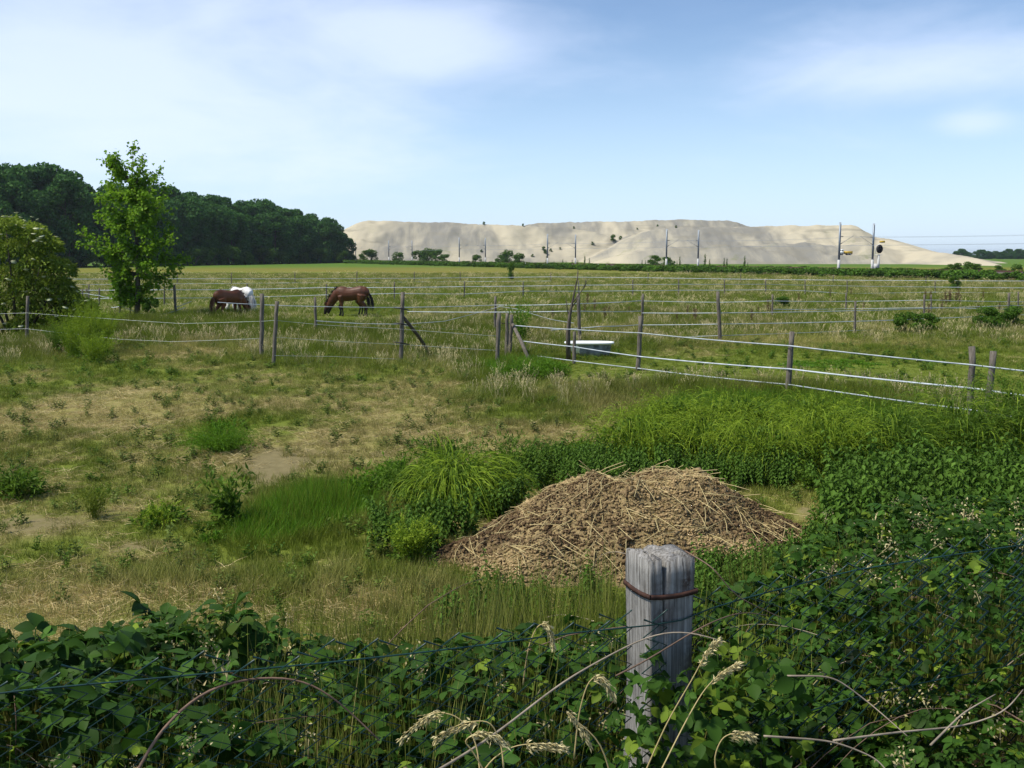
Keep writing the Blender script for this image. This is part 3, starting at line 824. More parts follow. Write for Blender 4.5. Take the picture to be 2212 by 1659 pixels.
def strand(parent, pts, wid, name='tape', sag=0.02, mat='tape', flat=True):
    """a tape or wire through world points, sagging between them"""
    P = []
    for a_, b_ in zip(pts[:-1], pts[1:]):
        d = np.linalg.norm(b_ - a_)
        for k in range(8):
            u = k / 8; w = a_ + (b_ - a_) * u; w = w - np.array((0, 0, 4 * sag * d * u * (1 - u) * .25)); P.append(w)
    P.append(pts[-1]); P = np.array(P) - np.array(parent.location)
    mb = MB()
    if not flat: mb.tube(P, wid, 5)
    else:
        t_ = np.gradient(P, axis=0); s_ = unit(np.stack([-t_[:, 1], t_[:, 0], 0 * t_[:, 0]], 1)) * .0012
        tw = np.cumsum(rng.normal(0, .12, len(P)))
        h = np.stack([s_[:, 0] / .0012 * np.sin(tw) * wid * .4, s_[:, 1] / .0012 * np.sin(tw) * wid * .4, np.full(len(P), wid / 2) * (.8 + .2 * np.cos(tw))], 1)
        ring = np.stack([P - s_ - h, P + s_ - h, P + s_ + h, P - s_ + h], 1).reshape(-1, 3)
        i = np.arange(len(P) - 1)[:, None] * 4; j = np.arange(4)[None]; j2 = (j + 1) % 4
        q = np.stack([i + j, i + j2, i + 4 + j2, i + 4 + j], -1).reshape(-1, 4)
        mb.add(ring, np.concatenate([q[:, [0, 1, 2]], q[:, [0, 2, 3]]]))
    return mb.build(name, M[mat], parent)
def through(px_pts, depths):                       # picture points at known depths
    return [atY(x, y, d) for (x, y), d in zip(px_pts, depths)]
def fence(label, posts, tapes, r=.045, tw=.027, sag=.02, knob=True, mat='tape', flat=True, group=None):
    """posts: (xtop, ytop, xbase, ybase); tapes: lists of (x, y) in the picture, followed along the fence line"""
    b0 = atg(posts[0][2], posts[0][3])
    t_ = thing('paddock_fence', label, 'fence', b0, group=group)
    line = []
    for p_ in posts:
        b, tp = stake(t_, p_[:2], p_[2:4], p_[4] if len(p_) > 4 else r)
        line.append((p_[2], b[1]))
    lx = np.array([l[0] for l in line]); ly = np.array([l[1] for l in line]); o = np.argsort(lx)
    lx, ly = lx[o], ly[o]
    inv = 1 / ly
    def depth(x):
        if len(lx) < 2: return ly[0]
        if x < lx[0]: return 1 / max(inv[0] + (x - lx[0]) * (inv[1] - inv[0]) / (lx[1] - lx[0]), 1e-3)
        if x > lx[-1]: return 1 / max(inv[-1] + (x - lx[-1]) * (inv[-1] - inv[-2]) / (lx[-1] - lx[-2]), 1e-3)
        return 1 / np.interp(x, lx, inv)
    for tp in tapes:
        w, m_ = (tw, (mat, flat))
        strand(t_, [atY(x, y, depth(x) - .05) for x, y in tp], w, 'tape' if m_[1] else 'wire', sag, m_[0], m_[1])
    return t_, depth

# near paddock, right of the corner posts: three broad white tapes
F1, d1 = fence('three tape white fence running from the bathtub towards the tall weeds',
    [(1241, 716, 1240, 786, .05), (1384, 683, 1378, 800, .06), (1711, 716, 1701, 860, .062), (2100, 748, 2094, 930, .06), (2146, 760, 2126, 938, .06), (2560, 760, 2550, 1010, .06)],
    [[(1112, 703), (1240, 712), (1381, 719), (1706, 747), (2097, 788), (2560, 838)], [(1130, 737), (1240, 749), (1381, 770), (1706, 797), (2097, 838), (2560, 900)], [(1161, 769), (1381, 796), (1706, 831), (2100, 886), (2560, 960)]], tw=.027, sag=.012)
# corner posts with brace
F1c, _ = fence('cluster of three weathered corner posts with a diagonal brace', [(1078, 677, 1073, 784, .058), (1096, 677, 1094, 770, .055), (1105, 680, 1101, 768, .055)], [])
b = atg(1147, 780); mb = MB(); tp = atY(1107, 700, atg(1101, 768)[1]); o = np.array(F1c.location)
mb.tube([tp - o, (tp + b) / 2 - o, b - o - (0, 0, .1)], [.055, .06, .06], 8); mb.build('brace', M['stake'], F1c, True)
strand(F1c, through([(1073, 690), (1097, 697), (1108, 700)], [31.6, 33, 33.2]), .012, 'rope', .2, 'rust', False)
# left: thin wires
F2, d2 = fence('thin wire fence with old stakes in front of the elder bush and the horses',
    [(-160, 642, -165, 752, .055), (60, 640, 57, 750, .055), (566, 634, 564, 772, .065), (598, 651, 591, 790, .055), (870, 631, 866, 782, .06), (1073, 690, 1073, 784, .02)],
    [[(-165, 682), (57, 676), (391, 699), (564, 694), (593, 692)], [(-165, 715), (57, 710), (260, 733), (376, 738), (564, 731)], [(593, 728), (740, 738), (867, 744), (1073, 757)], [(593, 692), (700, 702), (867, 711), (1073, 726)], [(593, 768), (720, 770), (867, 776)]], tw=.0045, sag=.004, mat='wire', flat=False)
b = atg(932, 762); o = np.array(F2.location); tp = atY(872, 686, d2(869)); mb = MB()
mb.tube([tp - o, (tp + b) / 2 - o, b - o - (0, 0, .1)], [.05, .055, .055], 8); mb.build('brace', M['deadwood'], F2, True)
for yy in (666, 699, 740):
    w = atY(869, yy, d2(869)) - o; mb = MB(); mb.tube([w + (-.25, -.05, .02), w + (0, -.08, 0), w + (.22, -.05, -.06)], [.012, .022, .012], 6); mb.build('insulator', M['knob'], F2)
# the white tapes between that post and the paddock behind
F3, d3 = fence('white tape fence crossing behind the grazing bay horse feet to the gate posts',
    [(680, 642, 683, 724, .055), (1070, 640, 1069, 722, .05), (1249, 635, 1253, 748, .058), (1389, 636, 1386, 720, .05)],
    [[(470, 653), (560, 658), (683, 662), (869, 664), (1070, 659), (1249, 656), (1387, 649)], [(683, 693), (780, 699), (869, 700), (960, 694), (1060, 668), (1080, 662), (1120, 668), (1190, 690), (1240, 698)], [(869, 703), (960, 711), (1075, 714)], [(1190, 713), (1300, 705), (1387, 701)], [(880, 673), (1249, 672), (1387, 672)]], tw=.027, sag=.015)
F4, d4 = fence('three tape fence along the back of the short grass paddock',
    [(1387, 640, 1386, 722, .03), (1550, 630, 1556, 738, .065), (1848, 650, 1846, 726, .05), (1997, 636, 1996, 703, .05), (2180, 632, 2178, 694, .06), (2420, 630, 2418, 684, .05)],
    [[(1387, 676), (1553, 676), (1847, 671), (1997, 666), (2180, 660), (2420, 655)], [(1387, 702), (1553, 700), (1847, 694), (1997, 688), (2180, 681), (2420, 672)], [(1387, 730), (1553, 725), (1847, 714), (1997, 707), (2180, 700)]], tw=.027, sag=.008)
F5, d5 = fence('two tape fence standing behind the back paddock fence',
    [(1389, 634, 1386, 690, .03), (1669, 636, 1668, 693, .045), (1828, 632, 1827, 680, .045), (2012, 636, 2011, 682, .045), (2200, 630, 2199, 676, .045)],
    [[(1249, 656), (1387, 650), (1553, 653), (1669, 650), (1828, 651), (2012, 648), (2212, 652)], [(1669, 668), (1828, 667), (2012, 664), (2212, 668)]], tw=.027, sag=.01)
F6, d6 = fence('three tape fence across the pasture behind the white horse',
    [(192, 614, 192, 655, .05), (355, 615, 355, 662, .05), (534, 612, 534, 650, .05), (705, 613, 705, 650, .05), (852, 609, 852, 650, .045), (1003, 608, 1003, 647, .045), (1130, 609, 1130, 645, .045), (1250, 606, 1250, 644, .045), (1367, 604, 1367, 643, .045), (1466, 603, 1466, 641, .05), (1565, 604, 1565, 640, .045), (1654, 604, 1654, 639, .045), (1739, 605, 1739, 638, .045), (1830, 605, 1830, 637, .045), (2020, 606, 2020, 636, .045), (2240, 606, 2240, 636, .045)],
    [[(150, 627), (355, 626), (534, 625), (705, 621), (852, 621), (1003, 619), (1130, 618), (1250, 616), (1367, 615), (1466, 614), (1654, 614), (1739, 616), (2020, 620), (2240, 622)],
     [(150, 645), (355, 644), (534, 642), (705, 637), (852, 634), (1003, 635), (1130, 629), (1250, 629), (1367, 628), (1466, 627), (1654, 626), (1739, 628), (1830, 634), (2020, 631), (2240, 633)],
     [(355, 657), (534, 652), (852, 648), (1003, 645), (1130, 643), (1367, 640), (1466, 639)]], tw=.04, sag=.006)
F7, d7 = fence('farthest white tape fence in front of the brown hay strip',
    [(140, 594, 140, 620, .05), (383, 592, 383, 617, .05), (500, 589, 500, 616, .05), (637, 588, 637, 614, .05), (771, 586, 771, 613, .05), (895, 587, 895, 611, .045), (994, 587, 994, 610, .045), (1190, 588, 1190, 610, .045), (1400, 590, 1400, 610, .045), (1600, 592, 1600, 612, .045), (1800, 594, 1800, 613, .045), (2000, 596, 2000, 614, .045), (2240, 597, 2240, 615, .045)],
    [[(140, 603), (383, 602), (637, 602), (895, 601), (994, 600), (1190, 598), (1400, 600), (1600, 603), (1800, 605), (2000, 606), (2240, 607)], [(140, 615), (383, 613), (637, 611), (895, 609), (994, 608), (1190, 607)]], tw=.055, sag=.004)
# slack tapes round the young tree
F8, d8 = fence('slack sagging tapes on short stakes round the young tree',
    [(178, 624, 178, 662, .06), (187, 624, 187, 662, .06), (214, 622, 214, 668, .05), (260, 620, 258, 690, .05), (281, 640, 281, 690, .03), (376, 615, 381, 690, .065)],
    [[(150, 633), (187, 634), (214, 638), (240, 642), (262, 636), (300, 652), (340, 664)], [(262, 662), (300, 676), (340, 681), (378, 672), (400, 664)], [(378, 664), (414, 651)], [(240, 664), (260, 661), (262, 662)], [(250, 686), (290, 694), (330, 690)]], tw=.03, sag=.03)

# ================================================================== BATHTUB
q = at(1273, 784, 0.0); q[1] = 32.55; q[0] = (1273 - 1106) / F * 32.6
bt = thing('bathtub', 'old bathtub with white rim and bare grey shell used as a water trough', 'bathtub', (q[0], q[1], float(gz(q[0], q[1]))), R(-2))
def oval(a_, b_, e=2.6, n=36):
    th = np.linspace(0, 2 * math.pi, n, endpoint=False)
    return np.stack([a_ * np.sign(np.cos(th)) * np.abs(np.cos(th)) ** (2 / e), b_ * np.sign(np.sin(th)) * np.abs(np.sin(th)) ** (2 / e)], 1)
def loft(rings, close=False):
    n = len(rings[0]); V = np.concatenate(rings); f = []
    for i in range(len(rings) - 1):
        for j in range(n):
            j2 = (j + 1) % n
            f += [(i * n + j, i * n + j2, (i + 1) * n + j2), (i * n + j, (i + 1) * n + j2, (i + 1) * n + j)]
    if close:
        f += [(0, k + 1, k) for k in range(1, n - 1)]; o = (len(rings) - 1) * n; f += [(o, o + k, o + k + 1) for k in range(1, n - 1)]
    return V, f
def ring(a_, b_, z, cx=0): o = oval(a_, b_); return np.column_stack([o[:, 0] + cx, o[:, 1], np.full(len(o), z)])
RZ = .42
mb = MB(); mb.add(*loft([ring(.44, .22, -.02, .11), ring(.52, .27, .03, .11), ring(.57, .30, .14, .10), ring(.60, .315, .26, .09), ring(.66, .33, .36, .05), ring(.74, .345, RZ - .03, .0)])); mb.build('shell', M['shell'], bt, True)
mb = MB(); mb.add(*loft([ring(.73, .34, RZ - .045), ring(.785, .385, RZ - .03), ring(.80, .40, RZ), ring(.785, .39, RZ + .028), ring(.73, .335, RZ + .02), ring(.70, .31, RZ - .05), ring(.60, .26, .10, .06), ring(.5, .2, .07, .08)]))
o_ = mb.n; mb.build('enamel_rim', M['white'], bt, True)
mb = MB(); rr_ = ring(.66, .285, RZ - .14, .03); mb.add(rr_, [(0, k, k + 1) for k in range(1, len(rr_) - 1)])
m, t, p = newmat('trough_water'); p.inputs['Base Color'].default_value = (.02, .03, .02, 1); p.inputs['Roughness'].default_value = .05; mb.build('water', m, bt)
for sx in (-.42, .5):
    for sy in (-.2, .2):
        mb = MB(); mb.tube([(sx, sy, .06), (sx, sy * 1.15, -.06)], [.04, .03], 6); mb.build('foot', M['rust'], bt)

# ================================================================== HORSES
def horsemat(name, body, low, zlow=.55, belly=None):
    m, t, p = newmat(name)
    co = N(t, 'ShaderNodeTexCoord').outputs['Object']
    s_ = N(t, 'ShaderNodeSeparateXYZ'); t.links.new(co, s_.inputs[0])
    n_ = noise_(t, co, 3.0, 4, .6)
    c = mix_(t, ramp_(t, n_, .3, .7), tuple(np.array(body) * .8), tuple(np.array(body) * 1.2))
    zz_ = math_(t, 'ADD', s_.outputs[2], math_(t, 'MULTIPLY', math_(t, 'SUBTRACT', n_, .5), .25))
    c = mix_(t, ramp_(t, zz_, zlow, zlow - .22), c, low)
    t.links.new(c, p.inputs['Base Color']); p.inputs['Roughness'].default_value = .5; p.inputs['Specular IOR Level'].default_value = .3
    return m
def horse(label, mats, loc, rz, scale, legs, neck, group=None):
    t_ = thing('horse', label, 'horse', loc, rz, group); t_.scale = (scale,) * 3
    mb = MB()
    def tb(pts, sy, yc=0.0):
        P = np.array([(x, yc, z) for x, z, r in pts]); m0 = mb.n
        mb.tube(P, [r for x, z, r in pts], 14); mb.V[-1][:, 1] = yc + (mb.V[-1][:, 1] - yc) * sy
    tb([(-.99, 1.14, .05), (-.94, 1.15, .18), (-.80, 1.18, .28), (-.60, 1.19, .33), (-.36, 1.15, .325), (-.1, 1.10, .335), (.15, 1.09, .345), (.36, 1.13, .355), (.50, 1.18, .32), (.64, 1.16, .24), (.73, 1.14, .09)], .80)
    tb(neck[:5], .60); tb(neck[5:], .68)
    for (sx, off, kind, dx) in legs:
        y = .16 * sx
        if kind == 'f': tb([(.42, 1.02, .17), (.42 + off * .15, .82, .125), (.42 + off * .3, .68, .085), (.43 + off * .55 + dx * .25, .46, .058), (.43 + off * .85, .27, .040), (.43 + off, .13, .046), (.45 + off, .07, .058), (.47 + off, .0, .066)], .9, y)
        else: tb([(-.64, 1.08, .24), (-.60 + off * .1, .90, .20), (-.54 + off * .3, .72, .135), (-.70 + off * .7, .54, .075), (-.75 + off * .85, .46, .062), (-.73 + off * .92, .27, .043), (-.71 + off, .13, .048), (-.69 + off, .07, .058), (-.67 + off, .0, .066)], .85, y)
    o = mb.build('body', mats[0], t_, True)
    rm = o.modifiers.new('remesh', 'REMESH'); rm.mode = 'VOXEL'; rm.voxel_size = .026; rm.use_smooth_shade = True
    sm__ = o.modifiers.new('smooth', 'SMOOTH'); sm__.factor = .5; sm__.iterations = 5
    # tail
    mb = MB(); n_ = 70
    P0 = np.stack([np.full(n_, -.93), rng.normal(0, .02, n_), np.full(n_, 1.12) + rng.normal(0, .03, n_)], 1)
    mb.blades(P0, np.stack([rng.normal(-.22, .06, n_), rng.normal(0, .10, n_), np.full(n_, -.25)], 1), rng.uniform(.65, .95, n_), .035, .9, rng.random(n_), 5); mb.build('tail', mats[1], t_)
    # mane along the crest
    nk = np.array([(x, 0, z) for x, z, r in neck[:5]]); rk = np.array([r for x, z, r in neck[:5]])
    mb = MB(); u = rng.random(170) * (len(nk) - 1.02); i = u.astype(int); f_ = (u - i)[:, None]
    c0 = nk[i] * (1 - f_) + nk[i + 1] * f_; tg = unit(nk[i + 1] - nk[i]); up = np.stack([-tg[:, 2], 0 * tg[:, 0], tg[:, 0]], 1)
    rad = (rk[i] * (1 - f_[:, 0]) + rk[i + 1] * f_[:, 0])[:, None]
    mb.blades(c0 + up * rad * .88 + rng.normal(0, .015, (170, 3)), up * .5 + rng.normal(0, .35, (170, 3)), rng.uniform(.10, .22, 170), .04, .6, rng.random(170), 3); mb.build('mane', mats[1], t_)
    # ears
    hp = nk[-1]; tg = unit(nk[-1] - nk[-2]); up = np.array((-tg[2], 0, tg[0]))
    for sy in (-1, 1):
        mb = MB(); b_ = hp + up * .09 + np.array((0, .05 * sy, 0)); mb.tube([b_, b_ + up * .08 - tg * .05 + (0, .02 * sy, 0), b_ + up * .13 - tg * .11], [.032, .035, .006], 6); mb.build('ear', mats[0], t_)
    return t_
graze = [(.46, 1.21, .29), (.70, 1.08, .235), (.90, .86, .185), (1.05, .66, .15), (1.16, .50, .125), (1.12, .57, .10), (1.19, .45, .13), (1.25, .31, .112), (1.30, .17, .078), (1.32, .09, .062)]
low = [(.46, 1.19, .29), (.68, 1.03, .235), (.84, .80, .185), (.96, .58, .15), (1.04, .42, .125), (1.01, .48, .10), (1.07, .36, .13), (1.11, .24, .11), (1.14, .12, .075), (1.15, .05, .06)]
bayM = horsemat('bay_coat', (.088, .031, .013), (.012, .009, .008)); blackhair = leafmat('black_hair', (.006, .005, .005), (.018, .014, .012), trans=0)
cheM = horsemat('chestnut_coat', (.165, .056, .020), (.07, .028, .013), .35); chehair = leafmat('chestnut_hair', (.08, .03, .012), (.16, .07, .03), trans=0)
whiM = horsemat('white_coat', (.72, .71, .68), (.42, .36, .30), .42); whihair = leafmat('white_hair', (.55, .53, .49), (.75, .73, .69), trans=.1)
q = atg(757, 683); bayY = q[1]
horse('dark bay horse with black mane grazing, head down to the left', (bayM, blackhair), q, R(180 - 6), 1.03, ((-1, .12, 'f', .5), (1, -.10, 'f', 0), (-1, .02, 'h', 0), (1, -.16, 'h', 0)), graze)
q = atg(772, 679); q[1] = bayY + 1.3; q[0] = (754 - 1106) / F * q[1]
horse('brown horse almost hidden behind the grazing dark bay horse', (bayM, blackhair), q, R(180 + 16), .95, ((-1, -.02, 'f', 0), (1, .05, 'f', 0), (-1, .1, 'h', 0), (1, .0, 'h', 0)), low)
Y = 50.6; q = np.array(((499 - 1106) / F * Y, Y, 0)); q[2] = float(gz(q[0], q[1]))
horse('chestnut horse grazing in long grass in front of the white horse', (cheM, chehair), q, R(52), .97, ((-1, .1, 'f', 0), (1, -.08, 'f', 0), (-1, .12, 'h', 0), (1, -.05, 'h', 0)), low)
Y = 52.8; q = np.array(((521 - 1106) / F * Y, Y, 0)); q[2] = float(gz(q[0], q[1]))
horse('white horse grazing behind the chestnut horse', (whiM, whihair), q, R(180 - 42), 1.02, ((-1, .08, 'f', 0), (1, -.06, 'f', 0), (-1, .05, 'h', 0), (1, -.12, 'h', 0)), graze)

# ================================================================== MUCK HEAP
hc = at(1400, 1165)
HX, HY = 1.50, 11.25
def heap_h(x, y):                                  # world x, y
    def g(cx, cy, rx, ry, h, p_=1.0):
        d = np.sqrt(((x - cx) / rx) ** 2 + ((y - cy) / ry) ** 2)
        return h * np.maximum(0, 1 - d) ** p_ if p_ == 1.0 else h * (1 - sstep(0, 1, d))
    a_ = g(1.92, 11.6, 1.75, 1.75, .76, 2)
    b_ = g(0.90, 11.25, 1.45, 1.5, .69, 2)
    c_ = g(1.45, 11.1, 1.95, 1.6, .68, 2)
    d_ = g(-.18, 10.6, .85, .75, .20, 2)
    e_ = g(.30, 10.2, .9, .7, .24, 2)
    h = np.maximum(np.maximum(a_, b_), np.maximum(c_, np.maximum(d_, e_)))
    n_ = (fbm(x * 3.2, y * 3.2, 4, 81) - .5)
    n2_ = (fbm(x * 11, y * 11, 3, 91) - .5)
    k = sstep(.01, .14, h)
    return h + k * (n_ * .23 + n2_ * .07)
heap = thing('muck_heap', 'brown heap of horse manure and straw in the grass', 'heap', (HX, HY, 0))
hx = np.linspace(-1.3, 4.0, 190); hy = np.linspace(9.3, 13.4, 150); X_, Y_ = np.meshgrid(hx, hy)
Hh_ = heap_h(X_, Y_)
Z_ = gz(X_, Y_) + np.where(Hh_ > .015, Hh_, -.15)
mb = MB(); nx, ny = len(hx), len(hy); ii = (np.arange(ny - 1)[:, None] * nx + np.arange(nx - 1)[None]).ravel()
Fh = np.concatenate([np.stack([ii, ii + 1, ii + nx + 1], 1), np.stack([ii, ii + nx + 1, ii + nx], 1)])
okf = (Hh_.ravel()[Fh] > .015).any(1)
mb.add(np.stack([X_ - HX, Y_ - HY, Z_], -1).reshape(-1, 3), Fh[okf])
m, t, p = newmat('muck')
geo = N(t, 'ShaderNodeNewGeometry').outputs['Position']
a1 = noise_(t, geo, 9, 6, .7, .5); a2 = noise_(t, geo, 24, 6, .75); a3 = noise_(t, geo, 1.6, 4, .6)
c = mix_(t, ramp_(t, a2, .32, .68), (.13, .088, .040), (.40, .30, .15))
c = mix_(t, ramp_(t, a1, .45, .7, 0, .6), c, (.065, .040, .024))
c = mix_(t, ramp_(t, a3, .42, .62, 0, .45), c, (.42, .32, .155))
t.links.new(c, p.inputs['Base Color']); p.inputs['Roughness'].default_value = .95; p.inputs['Specular IOR Level'].default_value = .1
bb = N(t, 'ShaderNodeBump'); bb.inputs['Strength'].default_value = 1.0; bb.inputs['Distance'].default_value = .03
t.links.new(math_(t, 'ADD', a2, a1), bb.inputs['Height']); t.links.new(bb.outputs[0], p.inputs['Normal'])
mb.build('heap_body', m, heap, True)
def on_heap(n, thr=.05):
    P = []
    while len(P) < n:
        x = rng.uniform(-1.2, 3.9, n * 2); y = rng.uniform(9.4, 13.2, n * 2); h = heap_h(x, y); k = h > thr
        P += list(np.stack([x, y, gz(x, y) + h], 1)[k])
    return np.array(P[:n])
mb = MB(); P = on_heap(16000, .03); n = len(P)                       # lumps
d = sphere_pts(n); s = rng.uniform(.007, .024, n) * (1 + 1.0 * (rng.random(n) < .04))
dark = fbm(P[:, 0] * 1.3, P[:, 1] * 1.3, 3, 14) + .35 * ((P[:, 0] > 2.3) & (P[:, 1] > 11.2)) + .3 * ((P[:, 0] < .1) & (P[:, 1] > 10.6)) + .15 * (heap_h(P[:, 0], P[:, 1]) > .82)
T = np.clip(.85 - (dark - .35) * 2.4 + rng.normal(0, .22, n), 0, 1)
oct_ = np.array([(1, 0, 0), (-1, 0, 0), (0, 1, 0), (0, -1, 0), (0, 0, 1), (0, 0, -1)], float); of = np.array([(0, 2, 4), (2, 1, 4), (1, 3, 4), (3, 0, 4), (2, 0, 5), (1, 2, 5), (3, 1, 5), (0, 3, 5)])
ro = rng.normal(0, 1, (n, 6, 3)) * .35 + oct_[None]
V = (P - (HX, HY, 0))[:, None] + ro * s[:, None, None] * np.array((1, 1, .7)) + np.array((0, 0, .01))
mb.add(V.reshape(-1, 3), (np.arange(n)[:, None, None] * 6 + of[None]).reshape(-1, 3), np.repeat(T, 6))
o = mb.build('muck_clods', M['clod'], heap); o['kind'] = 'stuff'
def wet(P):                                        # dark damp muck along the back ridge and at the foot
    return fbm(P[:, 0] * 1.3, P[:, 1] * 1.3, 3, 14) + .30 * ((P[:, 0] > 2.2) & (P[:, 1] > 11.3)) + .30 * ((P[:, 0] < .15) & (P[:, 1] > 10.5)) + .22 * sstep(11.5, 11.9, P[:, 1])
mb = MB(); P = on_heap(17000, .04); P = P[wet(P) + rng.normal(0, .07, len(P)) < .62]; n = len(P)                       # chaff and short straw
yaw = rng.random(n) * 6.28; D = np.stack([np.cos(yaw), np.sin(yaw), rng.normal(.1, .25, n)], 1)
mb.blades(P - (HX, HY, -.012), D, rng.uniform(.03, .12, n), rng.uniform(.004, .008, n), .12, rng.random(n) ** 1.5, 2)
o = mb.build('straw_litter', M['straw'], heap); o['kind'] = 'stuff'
sm = []
for k in range(5):
    mb = MB(); l = rng.uniform(.22, .5); mb.tube([(0, 0, 0), (l * .5, rng.normal(0, .012), .012), (l, rng.normal(0, .02), rng.uniform(-.015, .015))], .0038, 4, .9); sm.append(mb.mesh('straw_stalk', M['straw']))
P = on_heap(260, .10)
for w in P:
    o = link('straw_stalk', random.choice(sm), heap); gx = (heap_h(w[0] + .1, w[1]) - heap_h(w[0] - .1, w[1])) / .2
    a_ = random.uniform(-2.6, -.5) if random.random() < .65 else random.random() * 6.28
    gd = (heap_h(w[0] + .12 * math.cos(a_), w[1] + .12 * math.sin(a_)) - heap_h(w[0], w[1])) / .12
    o.location = (w[0] - HX, w[1] - HY, w[2] + .03); o.rotation_euler = (0, -math.atan(float(gd)) * .8 - random.uniform(-.1, .25), a_)

# ================================================================== PLANT PROTOTYPES AND SCATTER
_pc = [0]
def protos(meshes):
    col = bpy.data.collections.new('kit_%d' % _pc[0]); _pc[0] += 1
    for i, me in enumerate(meshes):
        o = bpy.data.objects.new('%02d_kit' % i, me); col.objects.link(o)
    return col
_gn = {}
def scatter(name, col, P, rot, scl, idx, dry, it, label, cat, parent=None):
    n = len(P)
    me = bpy.data.meshes.new(name); me.vertices.add(n); me.vertices.foreach_set('co', np.asarray(P, np.float32).ravel())
    for nm, ty, dat, key in (('rot', 'FLOAT_VECTOR', rot, 'vector'), ('scl', 'FLOAT_VECTOR', scl, 'vector'), ('idx', 'INT', idx, 'value'), ('dry', 'FLOAT', dry, 'value'), ('itint', 'FLOAT', it, 'value')):
        a_ = me.attributes.new(nm, ty, 'POINT'); a_.data.foreach_set(key, np.asarray(dat, np.int32 if ty == 'INT' else np.float32).ravel())
    o = link(name, me, parent)
    g = bpy.data.node_groups.new(name + '_nodes', 'GeometryNodeTree')
    g.interface.new_socket('Geometry', in_out='INPUT', socket_type='NodeSocketGeometry'); g.interface.new_socket('Geometry', in_out='OUTPUT', socket_type='NodeSocketGeometry')
    gi = g.nodes.new('NodeGroupInput'); go = g.nodes.new('NodeGroupOutput'); ip = g.nodes.new('GeometryNodeInstanceOnPoints')
    ci = g.nodes.new('GeometryNodeCollectionInfo'); ci.inputs['Collection'].default_value = col; ci.inputs['Separate Children'].default_value = True; ci.inputs['Reset Children'].default_value = True
    def na(nm, ty):
        x = g.nodes.new('GeometryNodeInputNamedAttribute'); x.data_type = ty; x.inputs['Name'].default_value = nm; return x.outputs[0]
    er = g.nodes.new('FunctionNodeEulerToRotation'); g.links.new(na('rot', 'FLOAT_VECTOR'), er.inputs[0])
    g.links.new(gi.outputs[0], ip.inputs['Points']); g.links.new(ci.outputs[0], ip.inputs['Instance'])
    ip.inputs['Pick Instance'].default_value = True
    g.links.new(na('idx', 'INT'), ip.inputs['Instance Index']); g.links.new(er.outputs[0], ip.inputs['Rotation']); g.links.new(na('scl', 'FLOAT_VECTOR'), ip.inputs['Scale'])
    g.links.new(ip.outputs[0], go.inputs[0])
    md = o.modifiers.new('scatter', 'NODES'); md.node_group = g
    if parent is None: tag(o, label, cat, kind='stuff')
    else: o['kind'] = 'stuff'
    return o

def updir(n, spread):
    d = rng.normal(0, spread, (n, 3)); d[:, 2] = 1; return unit(d)
def disc(n, r):
    a_ = rng.random(n) * 6.28; q = r * np.sqrt(rng.random(n)); return np.stack([q * np.cos(a_), q * np.sin(a_), 0 * q], 1)
def tuft(n, r, h0, h1, w, spread, bend, mat, dryfrac=0.0):
    mb = MB(); mb.blades(disc(n, r), updir(n, spread), rng.uniform(h0, h1, n), w, bend, rng.random(n), 3); return mb.mesh('tuft', mat)
def seeded(n, r, h0, h1, mat):
    mb = MB(); P = disc(n, r); D = updir(n, .14); L = rng.uniform(h0, h1, n)
    mb.blades(P, D, L, .004, .03, rng.uniform(.3, .9, n), 3)
    for i in range(n):
        top = P[i] + D[i] * L[i] * .97; k = 7
        mb.leaves(np.repeat(top[None], k, 0) + D[i] * np.linspace(-.10, .02, k)[:, None], D[i] + rng.normal(0, .35, (k, 3)), .035, .010, rng.uniform(.4, 1, k))
    return mb.mesh('seeded', mat)
def forb(n, h, mat, ls, lw, r=.08):
    mb = MB()
    for i in range(n):
        p0 = disc(1, r)[0]; d = updir(1, .3)[0]; hh = h * rng.uniform(.6, 1); k = 9
        z = np.linspace(.08, 1, k); P = p0 + d * (hh * z)[:, None]; a_ = rng.random(k) * 6.28
        D = np.stack([np.cos(a_), np.sin(a_), rng.uniform(-.1, .6, k)], 1); mb.leaves(P, D, ls * rng.uniform(.6, 1.2, k) * (1.15 - .5 * z), lw * (1.1 - .4 * z), rng.random(k))
        mb.tube([p0, p0 + d * hh], [.004, .002], 3, .4, cap=False)
    return mb.mesh('forb', mat)
def nettle(h, mat):
    mb = MB()
    for i in range(4):
        p0 = disc(1, .12)[0]; d = updir(1, .15)[0]; hh = h * rng.uniform(.7, 1.05); k = 11
        z = np.repeat(np.linspace(.15, 1, k), 2); a_ = np.repeat(np.arange(k) * 1.57 + rng.random() * 6, 2) + np.tile([0, math.pi], k)
        P = p0 + d * (hh * z)[:, None]; sz = .12 * (1.15 - .75 * np.abs(z - .55)) * (1.1 - .45 * z)
        mb.leaves(P, np.stack([np.cos(a_), np.sin(a_), -.35 - .5 * rng.random(2 * k)], 1), sz * 1.15, sz * .62, rng.uniform(.1, 1, 2 * k), up=np.tile([[0, 0, 1.0]], (2 * k, 1)) + rng.normal(0, .2, (2 * k, 3)))
        mb.tube([p0, p0 + d * hh], [.006, .003], 4, .3, cap=False)
    return mb.mesh('nettle', mat)
def thatch(n, r, mat):
    mb = MB(); a_ = rng.random(n) * 6.28; P = disc(n, r) + np.array((0, 0, .015)); mb.blades(P, np.stack([np.cos(a_), np.sin(a_), rng.uniform(.05, .5, n)], 1), rng.uniform(.08, .26, n), .005, .22, rng.random(n), 2); return mb.mesh('thatch', mat)

